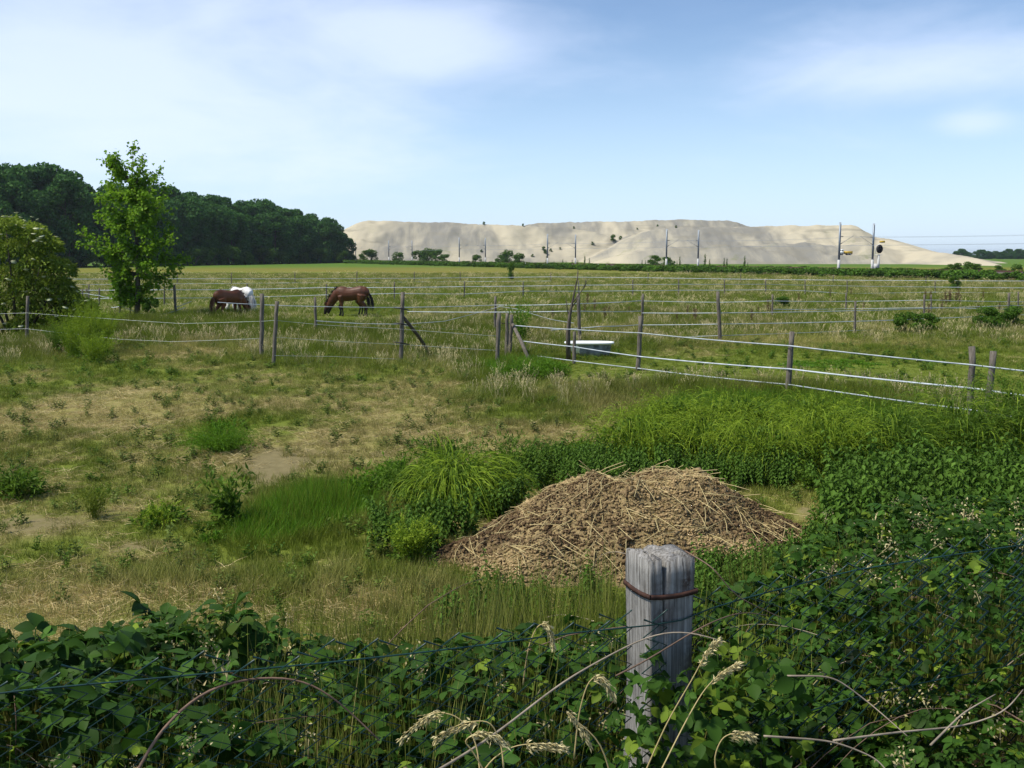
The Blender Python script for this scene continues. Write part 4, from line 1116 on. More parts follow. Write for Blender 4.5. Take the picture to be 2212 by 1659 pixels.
kit = protos([tuft(26, .10, .05, .13, .006, .45, .16, M['grass']), tuft(30, .10, .08, .20, .006, .38, .18, M['grass']),        # 0 1 short
              tuft(34, .11, .20, .42, .007, .26, .15, M['grass']), tuft(34, .11, .28, .55, .007, .22, .16, M['grass']),        # 2 3 long
              seeded(9, .13, .40, .75, M['seed']), forb(5, .22, M['weed'], .075, .032),                                        # 4 5
              thatch(26, .14, M['straw']), tuft(36, .12, .16, .38, .007, .35, .22, M['lush']), forb(7, .12, M['lush'], .05, .028)])   # 6 7 8
RXY = [[], [], []]
def in_heap(x, y): return heap_h(x, y) > .02
GP, GR, GS, GI, GD, GT = [], [], [], [], [], []
for (y0, y1, dens, wid_) in ((4.6, 9, 170, .8), (9, 14, 120, .85), (14, 22, 68, 1.0), (22, 36, 34, 1.25), (36, 60, 15, 1.7), (60, 105, 4.5, 2.6), (105, 175, 1.5, 4.0)):
    area = (y1 - y0) * (0.56 * (y0 + y1) + 2.4); n = int(area * dens)
    y = rng.uniform(y0, y1, n); x = rng.uniform(-1, 1, n) * (0.56 * y + 1.2)
    dry, bare, lush = maps(x, y); tall = ells(TALL, x, y)
    # grass along each fence foot stays uncut
    keep = (vv(x, y) > 3.6) & ~in_heap(x, y) & (rng.random(n) > bare * .93)
    x, y, dry, bare, lush, tall = x[keep], y[keep], dry[keep], bare[keep], lush[keep], tall[keep]; n = len(x)
    back = sstep(30, 44, y) * .12 + sstep(22, 30, y) * .03 - .22 * np.exp(-(((x + 8.3) / 3.6) ** 2 + ((y - 51) / 7) ** 2))
    paddock = np.exp(-(((x - 8) / 6) ** 2 + ((y - 27) / 6) ** 2)) * (x > 2.5)
    hgt = .05 + tall + back * (1 - .0 * paddock) + .10 * fbm(x * .8, y * .8, 2, 3) + .10 * lush * (y < 20) - .12 * paddock
    hgt = np.maximum(hgt, .04); fringe = (y < 9.6) & (vv(x, y) > 4.2) & (x < .6)
    u = rng.random(n)
    idx = np.where(hgt < .17, rng.integers(0, 2, n), np.where(hgt < .32, 2, 3))
    idx = np.where((lush > .55) & (u < .75) & (y < 40), np.where(hgt < .17, 8, 7), idx)
    base_h = np.array([.11, .16, .34, .45, .60, .2, .12, .30, .11])
    idx = np.where((hgt > .18) & (u < .085) & (y > 12) & (lush < .4), 4, idx)
    idx = np.where((u > .965) & (lush <= .55), 5, idx)
    idx = np.where((u > .5) & (u < .5 + .36 * np.clip(dry * 1.5 - .4, 0, 1)) & (hgt < .22) & (y < 40), 6, idx)
    idx = np.where(fringe & (rng.random(n) < .42), 6, idx)
    sz_ = np.clip(hgt * rng.uniform(.75, 1.3, n) / base_h[idx], .35, 1.7); sz_ = np.where((idx == 5) | (idx == 6), rng.uniform(.7, 1.2, n), sz_)
    sz_ = np.where(idx == 4, rng.uniform(.55, 1.0, n), sz_)
    sxy = wid_ * rng.uniform(.75, 1.3, n)
    GP.append(np.stack([x, y, gz(x, y) - .01], 1)); GR.append(np.stack([rng.normal(0, .06, n), rng.normal(0, .06, n), rng.random(n) * 6.28], 1))
    GS.append(np.stack([sxy, sxy, sz_], 1)); GI.append(idx)
    d_ = np.clip(dry * 1.35 - .22 + rng.normal(0, .16, n), 0, 1); d_ = np.where(fringe, np.clip(d_ + .25, 0, 1), d_); d_ = np.where(idx == 6, 0, d_); d_ = np.where((idx == 7) | (idx == 8) | (idx == 5), d_ * .25, d_)
    d_ = np.where(y > 60, np.clip(d_ * .6 + .12 * sstep(60, 120, y), 0, 1), d_)
    GD.append(d_); GT.append(rng.normal(0, .13, n) + (fbm(x * .25, y * .25, 3, 77) - .5) * .5)
cat_ = np.concatenate
scatter('meadow_grass', kit, cat_(GP), cat_(GR), cat_(GS), cat_(GI), cat_(GD), np.clip(cat_(GT), -.5, .5), 'patchy green and straw coloured grass covering the pasture', 'grass')
print('grass', len(cat_(GP)))

# coarse grass coming up through the brambles of the bank
n = 1500; x = rng.uniform(-3.2, 3.6, n); y = rng.uniform(2.2, 5.6, n); k = (vv(x, y) > 2.55) & (vv(x, y) < 4.6) & (np.abs(x) < .56 * y + .6) & (fbm(x * 1.3, y * 1.3, 2, 8) > .47); x, y = x[k], y[k]; n = len(x)
scatter('bank_grass', kit, np.stack([x, y, gz(x, y) + .12], 1), np.column_stack([rng.normal(0, .12, (n, 2)), rng.random(n) * 6.28]), np.column_stack([rng.uniform(.6, .9, (n, 2)), rng.uniform(.9, 1.35, n)]), np.where(rng.random(n) < .012, 4, rng.integers(2, 4, n)), np.clip(rng.normal(.25, .25, n), 0, 1), rng.normal(-.05, .15, n), 'coarse grass growing up through the brambles on the bank', 'grass')
# far scrub: bramble and weeds along the railway
mb = forest_crown(1.1, .9, 10, 420, .2, (.2, .3)); k1 = mb.mesh('s', M['bush']); mb = forest_crown(.8, 1.0, 9, 380, .18, (.22, .34)); k2 = mb.mesh('s', M['bush'])
kit2 = protos([k1, k2])
s = rng.uniform(-40, 520, 2600); off = rng.normal(-9.5, 3.0, 2600); P = np.array([rail_pt(a_, b_) for a_, b_ in zip(s, off)])
s2 = rng.uniform(-40, 520, 1500); P2 = np.array([rail_pt(a_, b_) for a_, b_ in zip(s2, rng.uniform(15, 34, 1500))]); P = cat_([P, P2]); n = len(P)
scl = rng.uniform(.5, 1.1, (n, 1)) * np.array([[1.5, 1.5, 1.0]]) * np.where(np.arange(n) < 2600, 1.0, .62)[:, None]
scatter('railway_scrub', kit2, np.column_stack([P, np.zeros(n)]), np.column_stack([np.zeros((n, 2)), rng.random(n) * 6]), scl, rng.integers(0, 2, n), np.zeros(n), rng.normal(.05, .18, n), 'dark green scrub and weeds along both sides of the railway', 'scrub')
# tall dark weed spikes on the far side of the line
sk = None
for px in (1215, 1222, 1235, 1247, 1262, 1272, 1385, 1392, 1412, 1442, 1460, 1466, 1520, 1530, 1561, 1567, 1605, 1612, 1180, 1196):
    x, y = railY(px, 17); H = random.uniform(1.4, 3.4)
    if sk is None:
        sk = thing('weed_spike', 'tall dark seeding weed stalk beyond the railway track', 'weed', (x, y, 0), group='dark weed stalks beyond the railway')
        mb = MB(); mb.tube([(0, 0, 0), (.02, 0, .5), (0, 0, 1)], [.02, .015, .005], 5); mb.build('stem', M['deadwood'], sk)
        mb = MB(); z = rng.uniform(.25, 1, 120); mb.leaves(np.stack([rng.normal(0, .03, 120), rng.normal(0, .03, 120), z], 1), rng.normal(0, 1, (120, 3)) + (0, 0, .6), .14 * (1.2 - z), .06, rng.random(120) * .5); mb.build('leaves', M['bush'], sk)
        sk.scale = (H * .9, H * .9, H)
    else: dup(sk, (x, y, 0), random.random() * 6, (H * .9, H * .9, H))
# reddish dock spikes in the pasture right
dk = None
for i in range(34):
    px, py = random.uniform(1150, 2160), random.uniform(640, 705)
    if i < 10: px, py = random.uniform(1980, 2080), random.uniform(652, 668)
    q = atg(px, py); H = random.uniform(.55, .95)
    if dk is None:
        dk = thing('dock_stalk', 'upright rust brown dock seed stalk in the back pasture', 'weed', q, group='dock stalks in the back pasture')
        mb = MB(); mb.tube([(0, 0, 0), (.01, 0, 1)], [.012, .005], 5); mb.build('stem', M['deadwood'], dk)
        mb = MB(); z = rng.uniform(.35, 1, 150); mb.leaves(np.stack([rng.normal(0, .05, 150), rng.normal(0, .05, 150), z], 1), rng.normal(0, 1, (150, 3)) + (0, 0, .8), .07, .035, rng.random(150)); mb.build('seed_head', leafmat('dock_seed', (.07, .035, .015), (.16, .10, .04), trans=.1), dk)
        dk.scale = (H, H, H)
    else: dup(dk, q, random.random() * 6, H)

# ------------------------------------------------------------------ weed clumps
def clump(name, label, q, r, h, ns, mat, droop=.9, leafl=.05, leafw=.016, per=16, stemw=.006, seed_top=False, inner=None, group=None, spread=1.0):
    """a dome of arching stems set with small leaves or pods"""
    t_ = thing(name, label, 'weed', q, 0, group)
    a_ = rng.random(ns) * 6.28; lean = np.sqrt(rng.random(ns)) * spread
    D = np.stack([np.cos(a_) * lean, np.sin(a_) * lean, np.full(ns, 1.0)], 1); D[:, :2] *= r / h; D = unit(D)
    P = disc(ns, r * .3); L = h * rng.uniform(.75, 1.25, ns) * (1 + .25 * lean)
    pts = [P]; p_ = P.copy(); seg = 7
    for k in range(seg):
        p_ = p_ + D * (L / seg)[:, None]; D = unit(D + np.array((0, 0, -1.0)) * (droop * (k / seg) ** 1.5 * (.3 + lean))[:, None] * .95 + rng.normal(0, .05, (ns, 3))); pts.append(p_.copy())
    pts = np.stack(pts, 1); pts[..., 2] = np.maximum(pts[..., 2], .01)
    sm_ = MB()
    w = np.array((1, .9, .8, .7, .55, .4, .25, .1)) * stemw
    S = unit(np.cross(pts[:, -1] - pts[:, 0], rng.normal(0, 1, (ns, 3))))
    V = np.stack([pts - S[:, None] * w[None, :, None] / 2, pts + S[:, None] * w[None, :, None] / 2], 2).reshape(-1, 3)
    f = []
    for k in range(seg): f += [(2 * k, 2 * k + 1, 2 * k + 3), (2 * k, 2 * k + 3, 2 * k + 2)]
    sm_.add(V, (np.arange(ns)[:, None, None] * (2 * seg + 2) + np.array(f)[None]).reshape(-1, 3), np.repeat(rng.uniform(.3, .9, ns), 2 * seg + 2))
    o1 = sm_.build('stems', mat, t_); o1['kind'] = 'stuff'
    n_ = ns * per; si = np.repeat(np.arange(ns), per); u = rng.uniform(.22, 1, n_) * seg; i = np.minimum(u.astype(int), seg - 1); f_ = (u - i)[:, None]
    Q = pts[si, i] * (1 - f_) + pts[si, i + 1] * f_; tg = unit(pts[si, i + 1] - pts[si, i])
    lf_ = MB(); lf_.leaves(Q, tg * .8 + rng.normal(0, .6, (n_, 3)) + np.array((0, 0, .1)), leafl * rng.uniform(.6, 1.3, n_), leafw, np.clip(rng.normal(.5, .28, n_), 0, 1))
    if inner is not None:                              # broader dark leaves inside and below
        m_ = inner[0]; d = sphere_pts(m_); d[:, 2] = np.abs(d[:, 2]); Q = d * np.array((r * .85, r * .85, h * .72)) * (rng.random((m_, 1)) ** .4)
        li = MB(); li.leaves(Q, rng.normal(0, .7, (m_, 3)) + d, inner[1] * rng.uniform(.6, 1.3, m_), inner[1] * .42, rng.random(m_) * .8)
        o3 = li.build('lower_leaves', M['weed'], t_); o3['kind'] = 'stuff'
    o2 = lf_.build('leaves', mat, t_); o2['kind'] = 'stuff'
    return t_
def strands(t_, r, h, n_, L0, L1, lean=(0.0, 0.0), w=.015, mat='droop', th=(.15, 1.0)):
    """long seed racemes arching out of the top of a clump and hanging down"""
    a_ = rng.random(n_) * 6.28; p_ = rng.uniform(th[0], th[1], n_)
    jr = (.72 + .5 * fbm(np.cos(a_) * 1.6 + 5, np.sin(a_) * 1.6 + p_ * 1.5, 2, int(r * 1000))) * rng.uniform(.85, 1.1, n_)
    P = np.stack([np.cos(a_) * np.sin(p_) * r * jr, np.sin(a_) * np.sin(p_) * r * jr, np.cos(p_) * h * .95 * jr], 1)
    D = np.stack([np.cos(a_) + lean[0], np.sin(a_) + lean[1], rng.uniform(.1, .7, n_)], 1) + rng.normal(0, .2, (n_, 3))
    mb = MB(); mb.blades(P, D, rng.uniform(L0, L1, n_), w * rng.uniform(.6, 1.2, n_), rng.uniform(.25, .5, n_), rng.uniform(.1, .9, n_), 7)
    o = mb.build('seed_strands', M[mat], t_); o['kind'] = 'stuff'
    return t_
strands(clump('weed_clump', 'big weed clump with yellow green drooping pods left of the muck heap', atg(1000, 1095), .56, .66, 150, M['weed'], 1.2, .06, .018, 16, .008, inner=(1700, .11)), .70, .70, 760, .3, .65, (.5, -.3), .0125, th=(.3, 1.35))
for px, py, r, h, lab in ((1085, 1085, .42, .5, 'dark leafy weeds filling the gap between drooping clump and heap'), (1110, 1045, .5, .62, 'leafy weeds behind the gap between drooping clump and heap'), (940, 1120, .4, .36, 'low leafy weeds at the foot of the drooping clump'),
                          (860, 1050, .5, .42, 'low ragged weeds behind the left side of the drooping clump'), (790, 1075, .5, .34, 'green ragged weeds running from the drooping clump to the lush grass'), (960, 1030, .5, .6, 'loose tall weeds behind the drooping clump')):
    clump('weed_clump', lab, atg(px, py), r, h, 110, M['weed'] if px > 900 else M['lush'], .9, .07, .02, 12, .007, inner=(420, .10))
clump('weed_clump', 'leafy shoulder of weeds spreading left of the drooping clump', atg(900, 1080), .42, .50, 150, M['weed'], 1.1, .07, .018, 14, inner=(700, .11))
clump('grass_clump', 'isolated bright green feathery clump on the dry ground', atg(478, 975), .72, .52, 420, M['lush'], .7, .045, .010, 12, .006, inner=(200, .06), spread=1.25)
clump('weed_clump', 'yellow green feathery weed in front of the muck heap end', atg(885, 1215), .28, .42, 110, M['droop'], .7, .04, .014, 18, .006, inner=(250, .07))
clump('weed_clump', 'dark upright dock plant with broad leaves on bare ground', atg(492, 1140), .16, .55, 22, M['weed'], .4, .10, .035, 9, .010, inner=(120, .15))
clump('weed_clump', 'flat green rosette on the bare track', atg(455, 1172), .26, .09, 40, M['lush'], .6, .07, .03, 10, inner=(120, .07))
clump('weed_clump', 'withered yellowing weeds sprawling left of the dock plant', atg(350, 1130), .42, .26, 60, M['droop'], .9, .06, .018, 9, inner=(220, .09))
clump('weed_clump', 'ragged leafy weeds at the edge of the bare track by the old elder side', atg(40, 1075), .42, .40, 90, M['weed'], .8, .08, .02, 9, inner=(300, .10))
clump('weed_clump', 'thin feathery weed growing alone on the dry track', atg(205, 1120), .2, .36, 70, M['grass'], .6, .045, .010, 12)
for px, py, r, h, lab in ((230, 752, .55, 1.05, 'tall feathery yellow green weeds at the outer edge of the elder bush'), (195, 765, .6, 1.5, 'tallest feathery weeds beside the elder bush'), (160, 772, .6, 1.2, 'feathery weeds in front of the elder bush by the wire'),
                          (210, 785, .7, .8, 'low yellow green weeds spreading out before the elder bush'), (130, 765, .5, .8, 'thin weeds below the flowering elder branches')):
    clump('tall_weed', lab, atg(px, py), r, h, 200, M['droop'] if px > 140 else M['weed'], .45, .07, .014, 12, .010, inner=(160, .10), spread=.8)
clump('shrub', 'airy green shrub growing behind the braced corner posts', QSHRUB, .5, 1.25, 60, M['lush'], .5, .09, .035, 16, .012, inner=(260, .10))
clump('weed_clump', 'lush nettles and grass in front of the braced corner posts', atg(1130, 822), .85, .55, 360, M['lush'], .8, .06, .018, 12, inner=(900, .09))
clump('weed_clump', 'lush green weed patch beside the corner posts', atg(1190, 812), .6, .45, 220, M['lush'], .8, .06, .018, 12, inner=(500, .09))
for px, py, r, h, lab in ((1380, 1000, .85, .95, 'tall weed bush directly behind the top of the muck heap'), (1520, 1000, .8, .85, 'tall weed bush with pods next to the one behind the heap'), (1650, 1020, .85, .9, 'drooping weed bush beside the right slope of the muck heap'),
                          (1790, 1010, .85, .95, 'drooping weed bush in the middle of the weed belt'), (1920, 1000, .9, 1.05, 'dark weed bush below the second tape fence post'), (2060, 985, .95, 1.15, 'tall weed bush hiding the feet of the paired fence posts'), (2190, 970, 1.0, 1.3, 'tallest weed bush at the far end of the weed belt'),
                          (1450, 935, .8, .75, 'low yellow green weeds in the back of the weed belt'), (1600, 930, .9, .75, 'pale weeds in the back of the weed belt before the fence'), (1760, 925, .9, .7, 'pale weeds at the foot of the second tape fence post'), (2330, 960, 1.0, 1.3, 'tall weed bush at the outer end of the belt')):
    cl_ = clump('weed_bush', lab, atg(px, py), r * random.uniform(.85, 1.1), h, 240, M['droop'] if py < 950 else (M['weed'] if px > 1880 else M['droop']), 1.2, .05, .014, 15, .010, inner=(1100, .11))
    strands(cl_, r * .98, h * 1.0, 300 if py > 950 else 120, .2, .55, (random.uniform(-.2, .6), -.3), .0105, th=(.35, 1.45))
# nettles ----------------------------------------------------------
nk = protos([nettle(.85, M['nettle']), nettle(.7, M['nettle']), nettle(.95, M['nettle']), forb(9, .5, M['weed'], .13, .05, .15)])
NP = []
for px0, px1, py0, py1, n in ((1800, 2290, 1085, 1215, 620), (1700, 1830, 1150, 1230, 60), (1130, 1340, 1010, 1070, 130), (800, 1110, 1150, 1205, 60), (1330, 1760, 1020, 1062, 130), (1500, 2260, 1230, 1330, 420), (960, 1330, 1290, 1400, 22), (1010, 1120, 1080, 1130, 50)):
    for i in range(n):
        q = atg(random.uniform(px0, px1), random.uniform(py0, py1)); NP.append((*q, 1.0 if py0 < 1225 and px0 >= 1800 else .55 if py0 > 1225 else .6))
NP = np.array(NP); NP = NP[(heap_h(NP[:, 0], NP[:, 1]) < .02) & (vv(NP[:, 0], NP[:, 1]) > 3.7)]; n = len(NP)
sc_ = NP[:, 3:4] * rng.uniform(.75, 1.15, (n, 1)); scatter('nettles', nk, NP[:, :3], np.column_stack([rng.normal(0, .1, (n, 2)), rng.random(n) * 6.28]), np.repeat(sc_, 3, 1), rng.integers(0, 4, n), np.zeros(n), rng.normal(0, .15, n), 'dark green nettles crowding round the muck heap and bank', 'nettles')

# ================================================================== FOREGROUND: POST, NETTING, BRAMBLES
PX_, PY_ = (1437 - 1106) / F * 2.86, 2.86
phi = math.atan2(FD[1], FD[0])
cf = thing('wire_netting_fence', 'dark green diamond wire netting on a silvered square post', 'fence', (PX_, PY_, float(gz(PX_, PY_))), phi)
ZB = float(gz(PX_, PY_))
ZT = atY(1437, 1190, 2.86)[2]
Hp = ZT - ZB
# post: two split halves with a gap, chipped top
def half(x0, x1, seed):
    mb = MB(); r_ = np.random.default_rng(seed)
    nz, nb = 26, 20
    zsl = np.linspace(-.1, Hp, nz)
    ringp = []
    per = [(x0, -.071), (x1, -.071), (x1, .071), (x0, .071)]
    loop = []
    for (ax_, ay_), (bx_, by_) in zip(per, per[1:] + per[:1]):
        for k in range(5): loop.append((ax_ + (bx_ - ax_) * k / 5, ay_ + (by_ - ay_) * k / 5))
    loop = np.array(loop); c_ = loop.mean(0)
    grooves = 1 + .003 * r_.normal(0, 1, len(loop))
    rings = []
    for i, z in enumerate(zsl):
        fl = 1 + .08 * (1 - z / Hp)
        o = c_ + (loop - c_) * (grooves * (1 + .0015 * r_.normal(0, 1, len(loop))))[:, None] * np.array((1.0, fl))
        o[:, 0] += .006 * math.sin(z * 7 + seed)
        rings.append(np.column_stack([o, np.full(len(o), z)]))
    rings[-1][:, 2] += .0035 * r_.normal(0, 1, len(loop)) - .006
    rings[-1][:, :2] = c_ + (rings[-1][:, :2] - c_) * .96
    top = rings[-1].copy(); top[:, :2] = c_ + (top[:, :2] - c_) * .45; top[:, 2] = Hp + .002 + .003 * r_.normal(0, 1, len(loop)); rings.append(top)
    V, f = loft(rings); o = (len(rings) - 1) * len(loop); f += [(o, o + k, o + k + 1) for k in range(1, len(loop) - 1)]
    mb.add(V, f); return mb
post = half(-.071, -.026, 3)
o = half(-.024, .071, 5)
mbp = MB(); 
for h_ in (half(-.071, -.0315, 3), half(-.0225, .071, 5)): 
    mbp.add(np.concatenate(h_.V), np.concatenate(h_.F))
post_o = mbp.build('post', M['oldpost'], cf, False)
# rusty strap round the head of the post and its stains
mb = MB(); zs_ = Hp - .105; e = .0765
cs = [(-e, -e * 1.0), (e, -e * 1.0), (e, e), (-e, e)]
for (a0, b0), (a1, b1) in zip(cs, cs[1:] + cs[:1]):
    k = 6
    for j in range(k):
        u0, u1 = j / k, (j + 1) / k
        dz0, dz1 = -.006 * math.sin(u0 * 3.14), -.006 * math.sin(u1 * 3.14)
        A = np.array((a0 + (a1 - a0) * u0, b0 + (b1 - b0) * u0, zs_ + dz0)); B = np.array((a0 + (a1 - a0) * u1, b0 + (b1 - b0) * u1, zs_ + dz1))
        nn = np.array((b1 - b0, -(a1 - a0), 0)); nn = nn / np.linalg.norm(nn) * .003
        hz = np.array((0, 0, .0065))
        V = [A - nn - hz, B - nn - hz, B + nn - hz, A + nn - hz, A - nn + hz, B - nn + hz, B + nn + hz, A + nn + hz]
        Q = [(3, 2, 1, 0), (4, 5, 6, 7), (0, 1, 5, 4), (2, 3, 7, 6)]
        mb.add(V, [t_ for q in Q for t_ in ((q[0], q[1], q[2]), (q[0], q[2], q[3]))])
mb.build('strap', M['rust'], post_o)
# rust stains in the post material
t = M['oldpost'].node_tree; p = t.nodes['Principled BSDF']; src = p.inputs['Base Color'].links[0].from_socket
co = N(t, 'ShaderNodeTexCoord').outputs['Object']
stn = None
for (sx, sz, rx, rz) in ((-.045, Hp - .085, .034, .05), (.045, Hp - .075, .026, .045), (-.03, Hp - .17, .05, .08), (.06, Hp - .3, .03, .12)):
    d_ = vmath(t, 'MULTIPLY', vmath(t, 'SUBTRACT', co, (sx, -.075, sz)), (1 / rx, 6, 1 / rz)); b_ = ramp_(t, vmath(t, 'LENGTH', d_), 1.1, .3, 0, .85 if rz < .05 else .45); stn = b_ if stn is None else math_(t, 'MAXIMUM', stn, b_)
nn_ = noise_(t, co, 60, 4, .7)
crk = noise_(t, vmath(t, 'MULTIPLY', co, (1, 1, .035)), 95, 3, .6, .6)
src = mix_(t, ramp_(t, crk, .62, .70, 0, .8), src, (.035, .032, .03))
lich = noise_(t, co, 18, 4, .65)
src = mix_(t, ramp_(t, lich, .58, .74, 0, .25), src, (.50, .50, .46))
t.links.new(mix_(t, math_(t, 'MULTIPLY', stn, ramp_(t, nn_, .25, .6)), src, (.045, .024, .016)), p.inputs['Base Color'])
# netting: each zigzag wire is one piece
zt_ = atY(1437, 1322, 2.86)[2] - ZB
pitch_, dz_ = .052, .026
WS, WZ = [], []                                    # height of the top wire along the fence
for px, py in ((-300, 1500), (0, 1462), (330, 1430), (672, 1397), (950, 1368), (1200, 1339), (1437, 1322), (1540, 1286), (1842, 1216), (2212, 1158), (2600, 1110)):
    u_ = (px - 1106) / F; s_ = (u_ * PY_ - PX_) / (FD[0] - u_ * FD[1]); WS.append(s_); WZ.append(atY(px, py, PY_ + FD[1] * s_)[2] - ZB)
def wz(s_): return float(np.interp(s_, WS, WZ))
def zig(ph):
    mb = MB(); P = []; k = 0; z = zt_ + .035; nrow = int((zt_ + .12) / dz_)
    for k in range(nrow):
        s_ = 1 if (k + ph) % 2 else -1
        P.append((s_ * pitch_ / 2, .0035 * s_, z - k * dz_))
    mb.tube(P, .0027, 4, cap=False); return mb.mesh('netting_wire', M['greenwire'])
zm = (zig(0), zig(1))
YF = -.085
for i in range(-58, 62):
    x = i * pitch_
    o = link('netting_wire', zm[i % 2], cf); dzz = wz(x) - zt_
    o.location = (x, YF + .02 * math.sin(x * 2.3), dzz); o.rotation_euler = (random.uniform(-.05, .05), 0, 0)
for zo in (zt_ - .005, zt_ - .42):
    mb = MB(); P = [(x, YF + .02 * math.sin(x * 2.3) + .004, zo - zt_ + wz(x)) for x in np.linspace(-3.05, 3.2, 60)]
    mb.tube(P, .0022, 5); mb.build('line_wire', M['greenwire'], cf)

# ------------------------------------------------------------------ brambles
br = thing('bramble_thicket', 'dense dark bramble thicket overgrowing the wire netting fence', 'bramble', (0, 3.0, 1.2))
BO = np.array((0, 3.0, 1.2))
def leaflet(mb, base, d, up, L, Wd, T):
    d = unit(d); s_ = unit(np.cross(d, up)); u_ = np.cross(s_, d)
    prof_ = [(0, .0), (.14, .55), (.34, .98), (.55, 1.0), (.76, .68), (.92, .26), (1, 0)]
    mid = [base + d * (L * a_) - u_ * (.16 * L * a_ * a_) for a_, w in prof_]
    V = list(mid); n0 = len(V); F_ = []
    for sg in (1, -1):
        e0 = len(V)
        for (a_, w), m_ in zip(prof_, mid): V.append(m_ + s_ * (sg * w * Wd / 2) + u_ * (.16 * Wd * w))
        for k in range(len(prof_) - 1):
            F_ += ([(k, e0 + k, e0 + k + 1), (k, e0 + k + 1, k + 1)] if sg > 0 else [(k, e0 + k + 1, e0 + k), (k, k + 1, e0 + k + 1)])
    mb.add(V, F_, T)
def trifol(L, T):
    mb = MB(); up = np.array((0, 0, 1.0)); mb.tube([(0, 0, 0), (.5 * L, 0, .12 * L)], .0022, 3, .6, cap=False)
    b_ = np.array((.5 * L, 0, .12 * L))
    leaflet(mb, b_ + (.08 * L, 0, 0), np.array((1, 0, -.15)), up + rng.normal(0, .1, 3), L, L * .72, T + .08)
    for sg in (1, -1): leaflet(mb, b_, np.array((.25, sg, -.15 + rng.normal(0, .1))), up + rng.normal(0, .2, 3), L * .82, L * .58, T - .05)
    return mb.mesh('leaf', M['bramble'], False)
leafk = [trifol(.075, .25), trifol(.08, .45), trifol(.07, .6), trifol(.06, .75), trifol(.045, .9)]
tiny = []
for k in range(2):
    mb = MB(); n = 26; P = rng.normal(0, .022, (n, 3)); mb.leaves(P, rng.normal(0, 1, (n, 3)), .012, .007, rng.random(n)); mb.tube([(0, 0, -.06), (0, 0, 0)], .0015, 3, .3); tiny.append(mb.mesh('spent_flower', M['seed']))
def thick(x, y):
    v = vv(x, y); n_ = fbm(x * 1.1, y * 1.1, 3, 55)
    right = sstep(.6, 2.2, x); left = 1 - sstep(-1.6, -.3, x)
    t_ = (.55 + .18 * left + .22 * right) * (.72 + .56 * n_)
    edge = 1 - sstep(3.35 + .85 * left + .75 * right, 4.1 + .9 * left + 1.0 * right, v + (n_ - .5) * .8)
    # the growth stays below the head of the post
    dpost = np.hypot(x - PX_, y - PY_ + .25)
    return t_ * edge * (1 - .55 * np.exp(-(dpost / .42) ** 2)) * sstep(.3, 1.6, v + .2)
n = 72000
x = rng.uniform(-3.4, 3.8, n); x = np.where((x < .7) & (rng.random(n) < .5), rng.uniform(.7, 3.8, n), x); y = rng.uniform(1.1, 6.0, n); th = thick(x, y)
k = (th > .08) & (np.abs(x) < .56 * y + .9); x, y, th = x[k], y[k], th[k]; n = len(x)
u = 1 - rng.random(n) ** 2.2 * .9
fr = (np.stack([x - PX_, y - PY_], 1) @ np.array((-FD[1], FD[0]))) < -.03        # road side of the netting
th = np.where(fr, th * (.42 + .5 * sstep(.75, 1.3, x)), th)
z = gz(x, y) + th * u
right = sstep(.3, 1.8, x)
k = rng.random(n) > right * .35; x, y, z, u, th, right = x[k], y[k], z[k], u[k], th[k], right[k]; n = len(x)
P = np.stack([x, y, z], 1)
# keep leaves out of the post itself
dl = (P[:, :2] - (PX_, PY_)) @ np.array([[FD[0], -FD[1]], [FD[1], FD[0]]])
k = (np.abs(dl) > .10).any(1); k &= ~((np.abs(dl[:, 0]) < .12) & (dl[:, 1] < 0) & (dl[:, 1] > -1.2) & (P[:, 2] > ZB + .55))
P, u, right = P[k], u[k], right[k]; n = len(P)
size = (.38 + .85 * rng.random(n) ** 2.0) * (1 - .42 * right); idx = rng.integers(0, 4, n); idx = np.where(rng.random(n) < .22, 4, idx)
rot = np.stack([rng.normal(0, .45, n), rng.normal(.15, .45, n), rng.random(n) * 6.28], 1)
dryv = np.where(rng.random(n) < .11, rng.uniform(.3, .8, n), 0.0)
itv = rng.normal(-.02, .26, n)
ne = 520                                            # sprays in front of the foot of the post
es, ef, ez = rng.uniform(-.28, .28, ne), rng.uniform(.10, .36, ne), ZB + .25 + .62 * rng.random(ne) ** 1.25
EP = np.stack([PX_ + FD[0] * es + FD[1] * ef, PY_ + FD[1] * es - FD[0] * ef, ez], 1)
P = np.concatenate([P, EP]); u = np.concatenate([u, np.ones(ne)]); n = len(P)
size = np.concatenate([size, rng.uniform(.4, .85, ne)]); idx = np.concatenate([idx, rng.integers(1, 5, ne)]); rot = np.concatenate([rot, np.stack([rng.normal(0, .5, ne), rng.normal(.3, .5, ne), rng.random(ne) * 6.28], 1)])
dryv = np.concatenate([dryv, np.where(rng.random(ne) < .3, .5, 0)]); itv = np.concatenate([itv, rng.normal(0, .1, ne)])
# the 300 largest in the picture become single leaves
app = size / P[:, 1] * (u > .8)
vis = (np.abs(P[:, 0]) < .5 * P[:, 1]) & (P[:, 2] > CAM_H - P[:, 1] * .53)
order = np.argsort(-(app * vis)); big = order[:300]; rest = order[300:]
lmats = [M['bramble']]
for j in big:
    o = link('leaf', leafk[idx[j]], br); o.location = tuple(P[j] - BO); o.rotation_euler = tuple(rot[j]); o.scale = (size[j],) * 3
lk = protos(leafk)
o = scatter('leaf_mass', lk, P[rest] - BO, rot[rest], np.repeat(size[rest][:, None], 3, 1), idx[rest], dryv[rest], itv[rest], '', '', br)
print('bramble leaves', n)
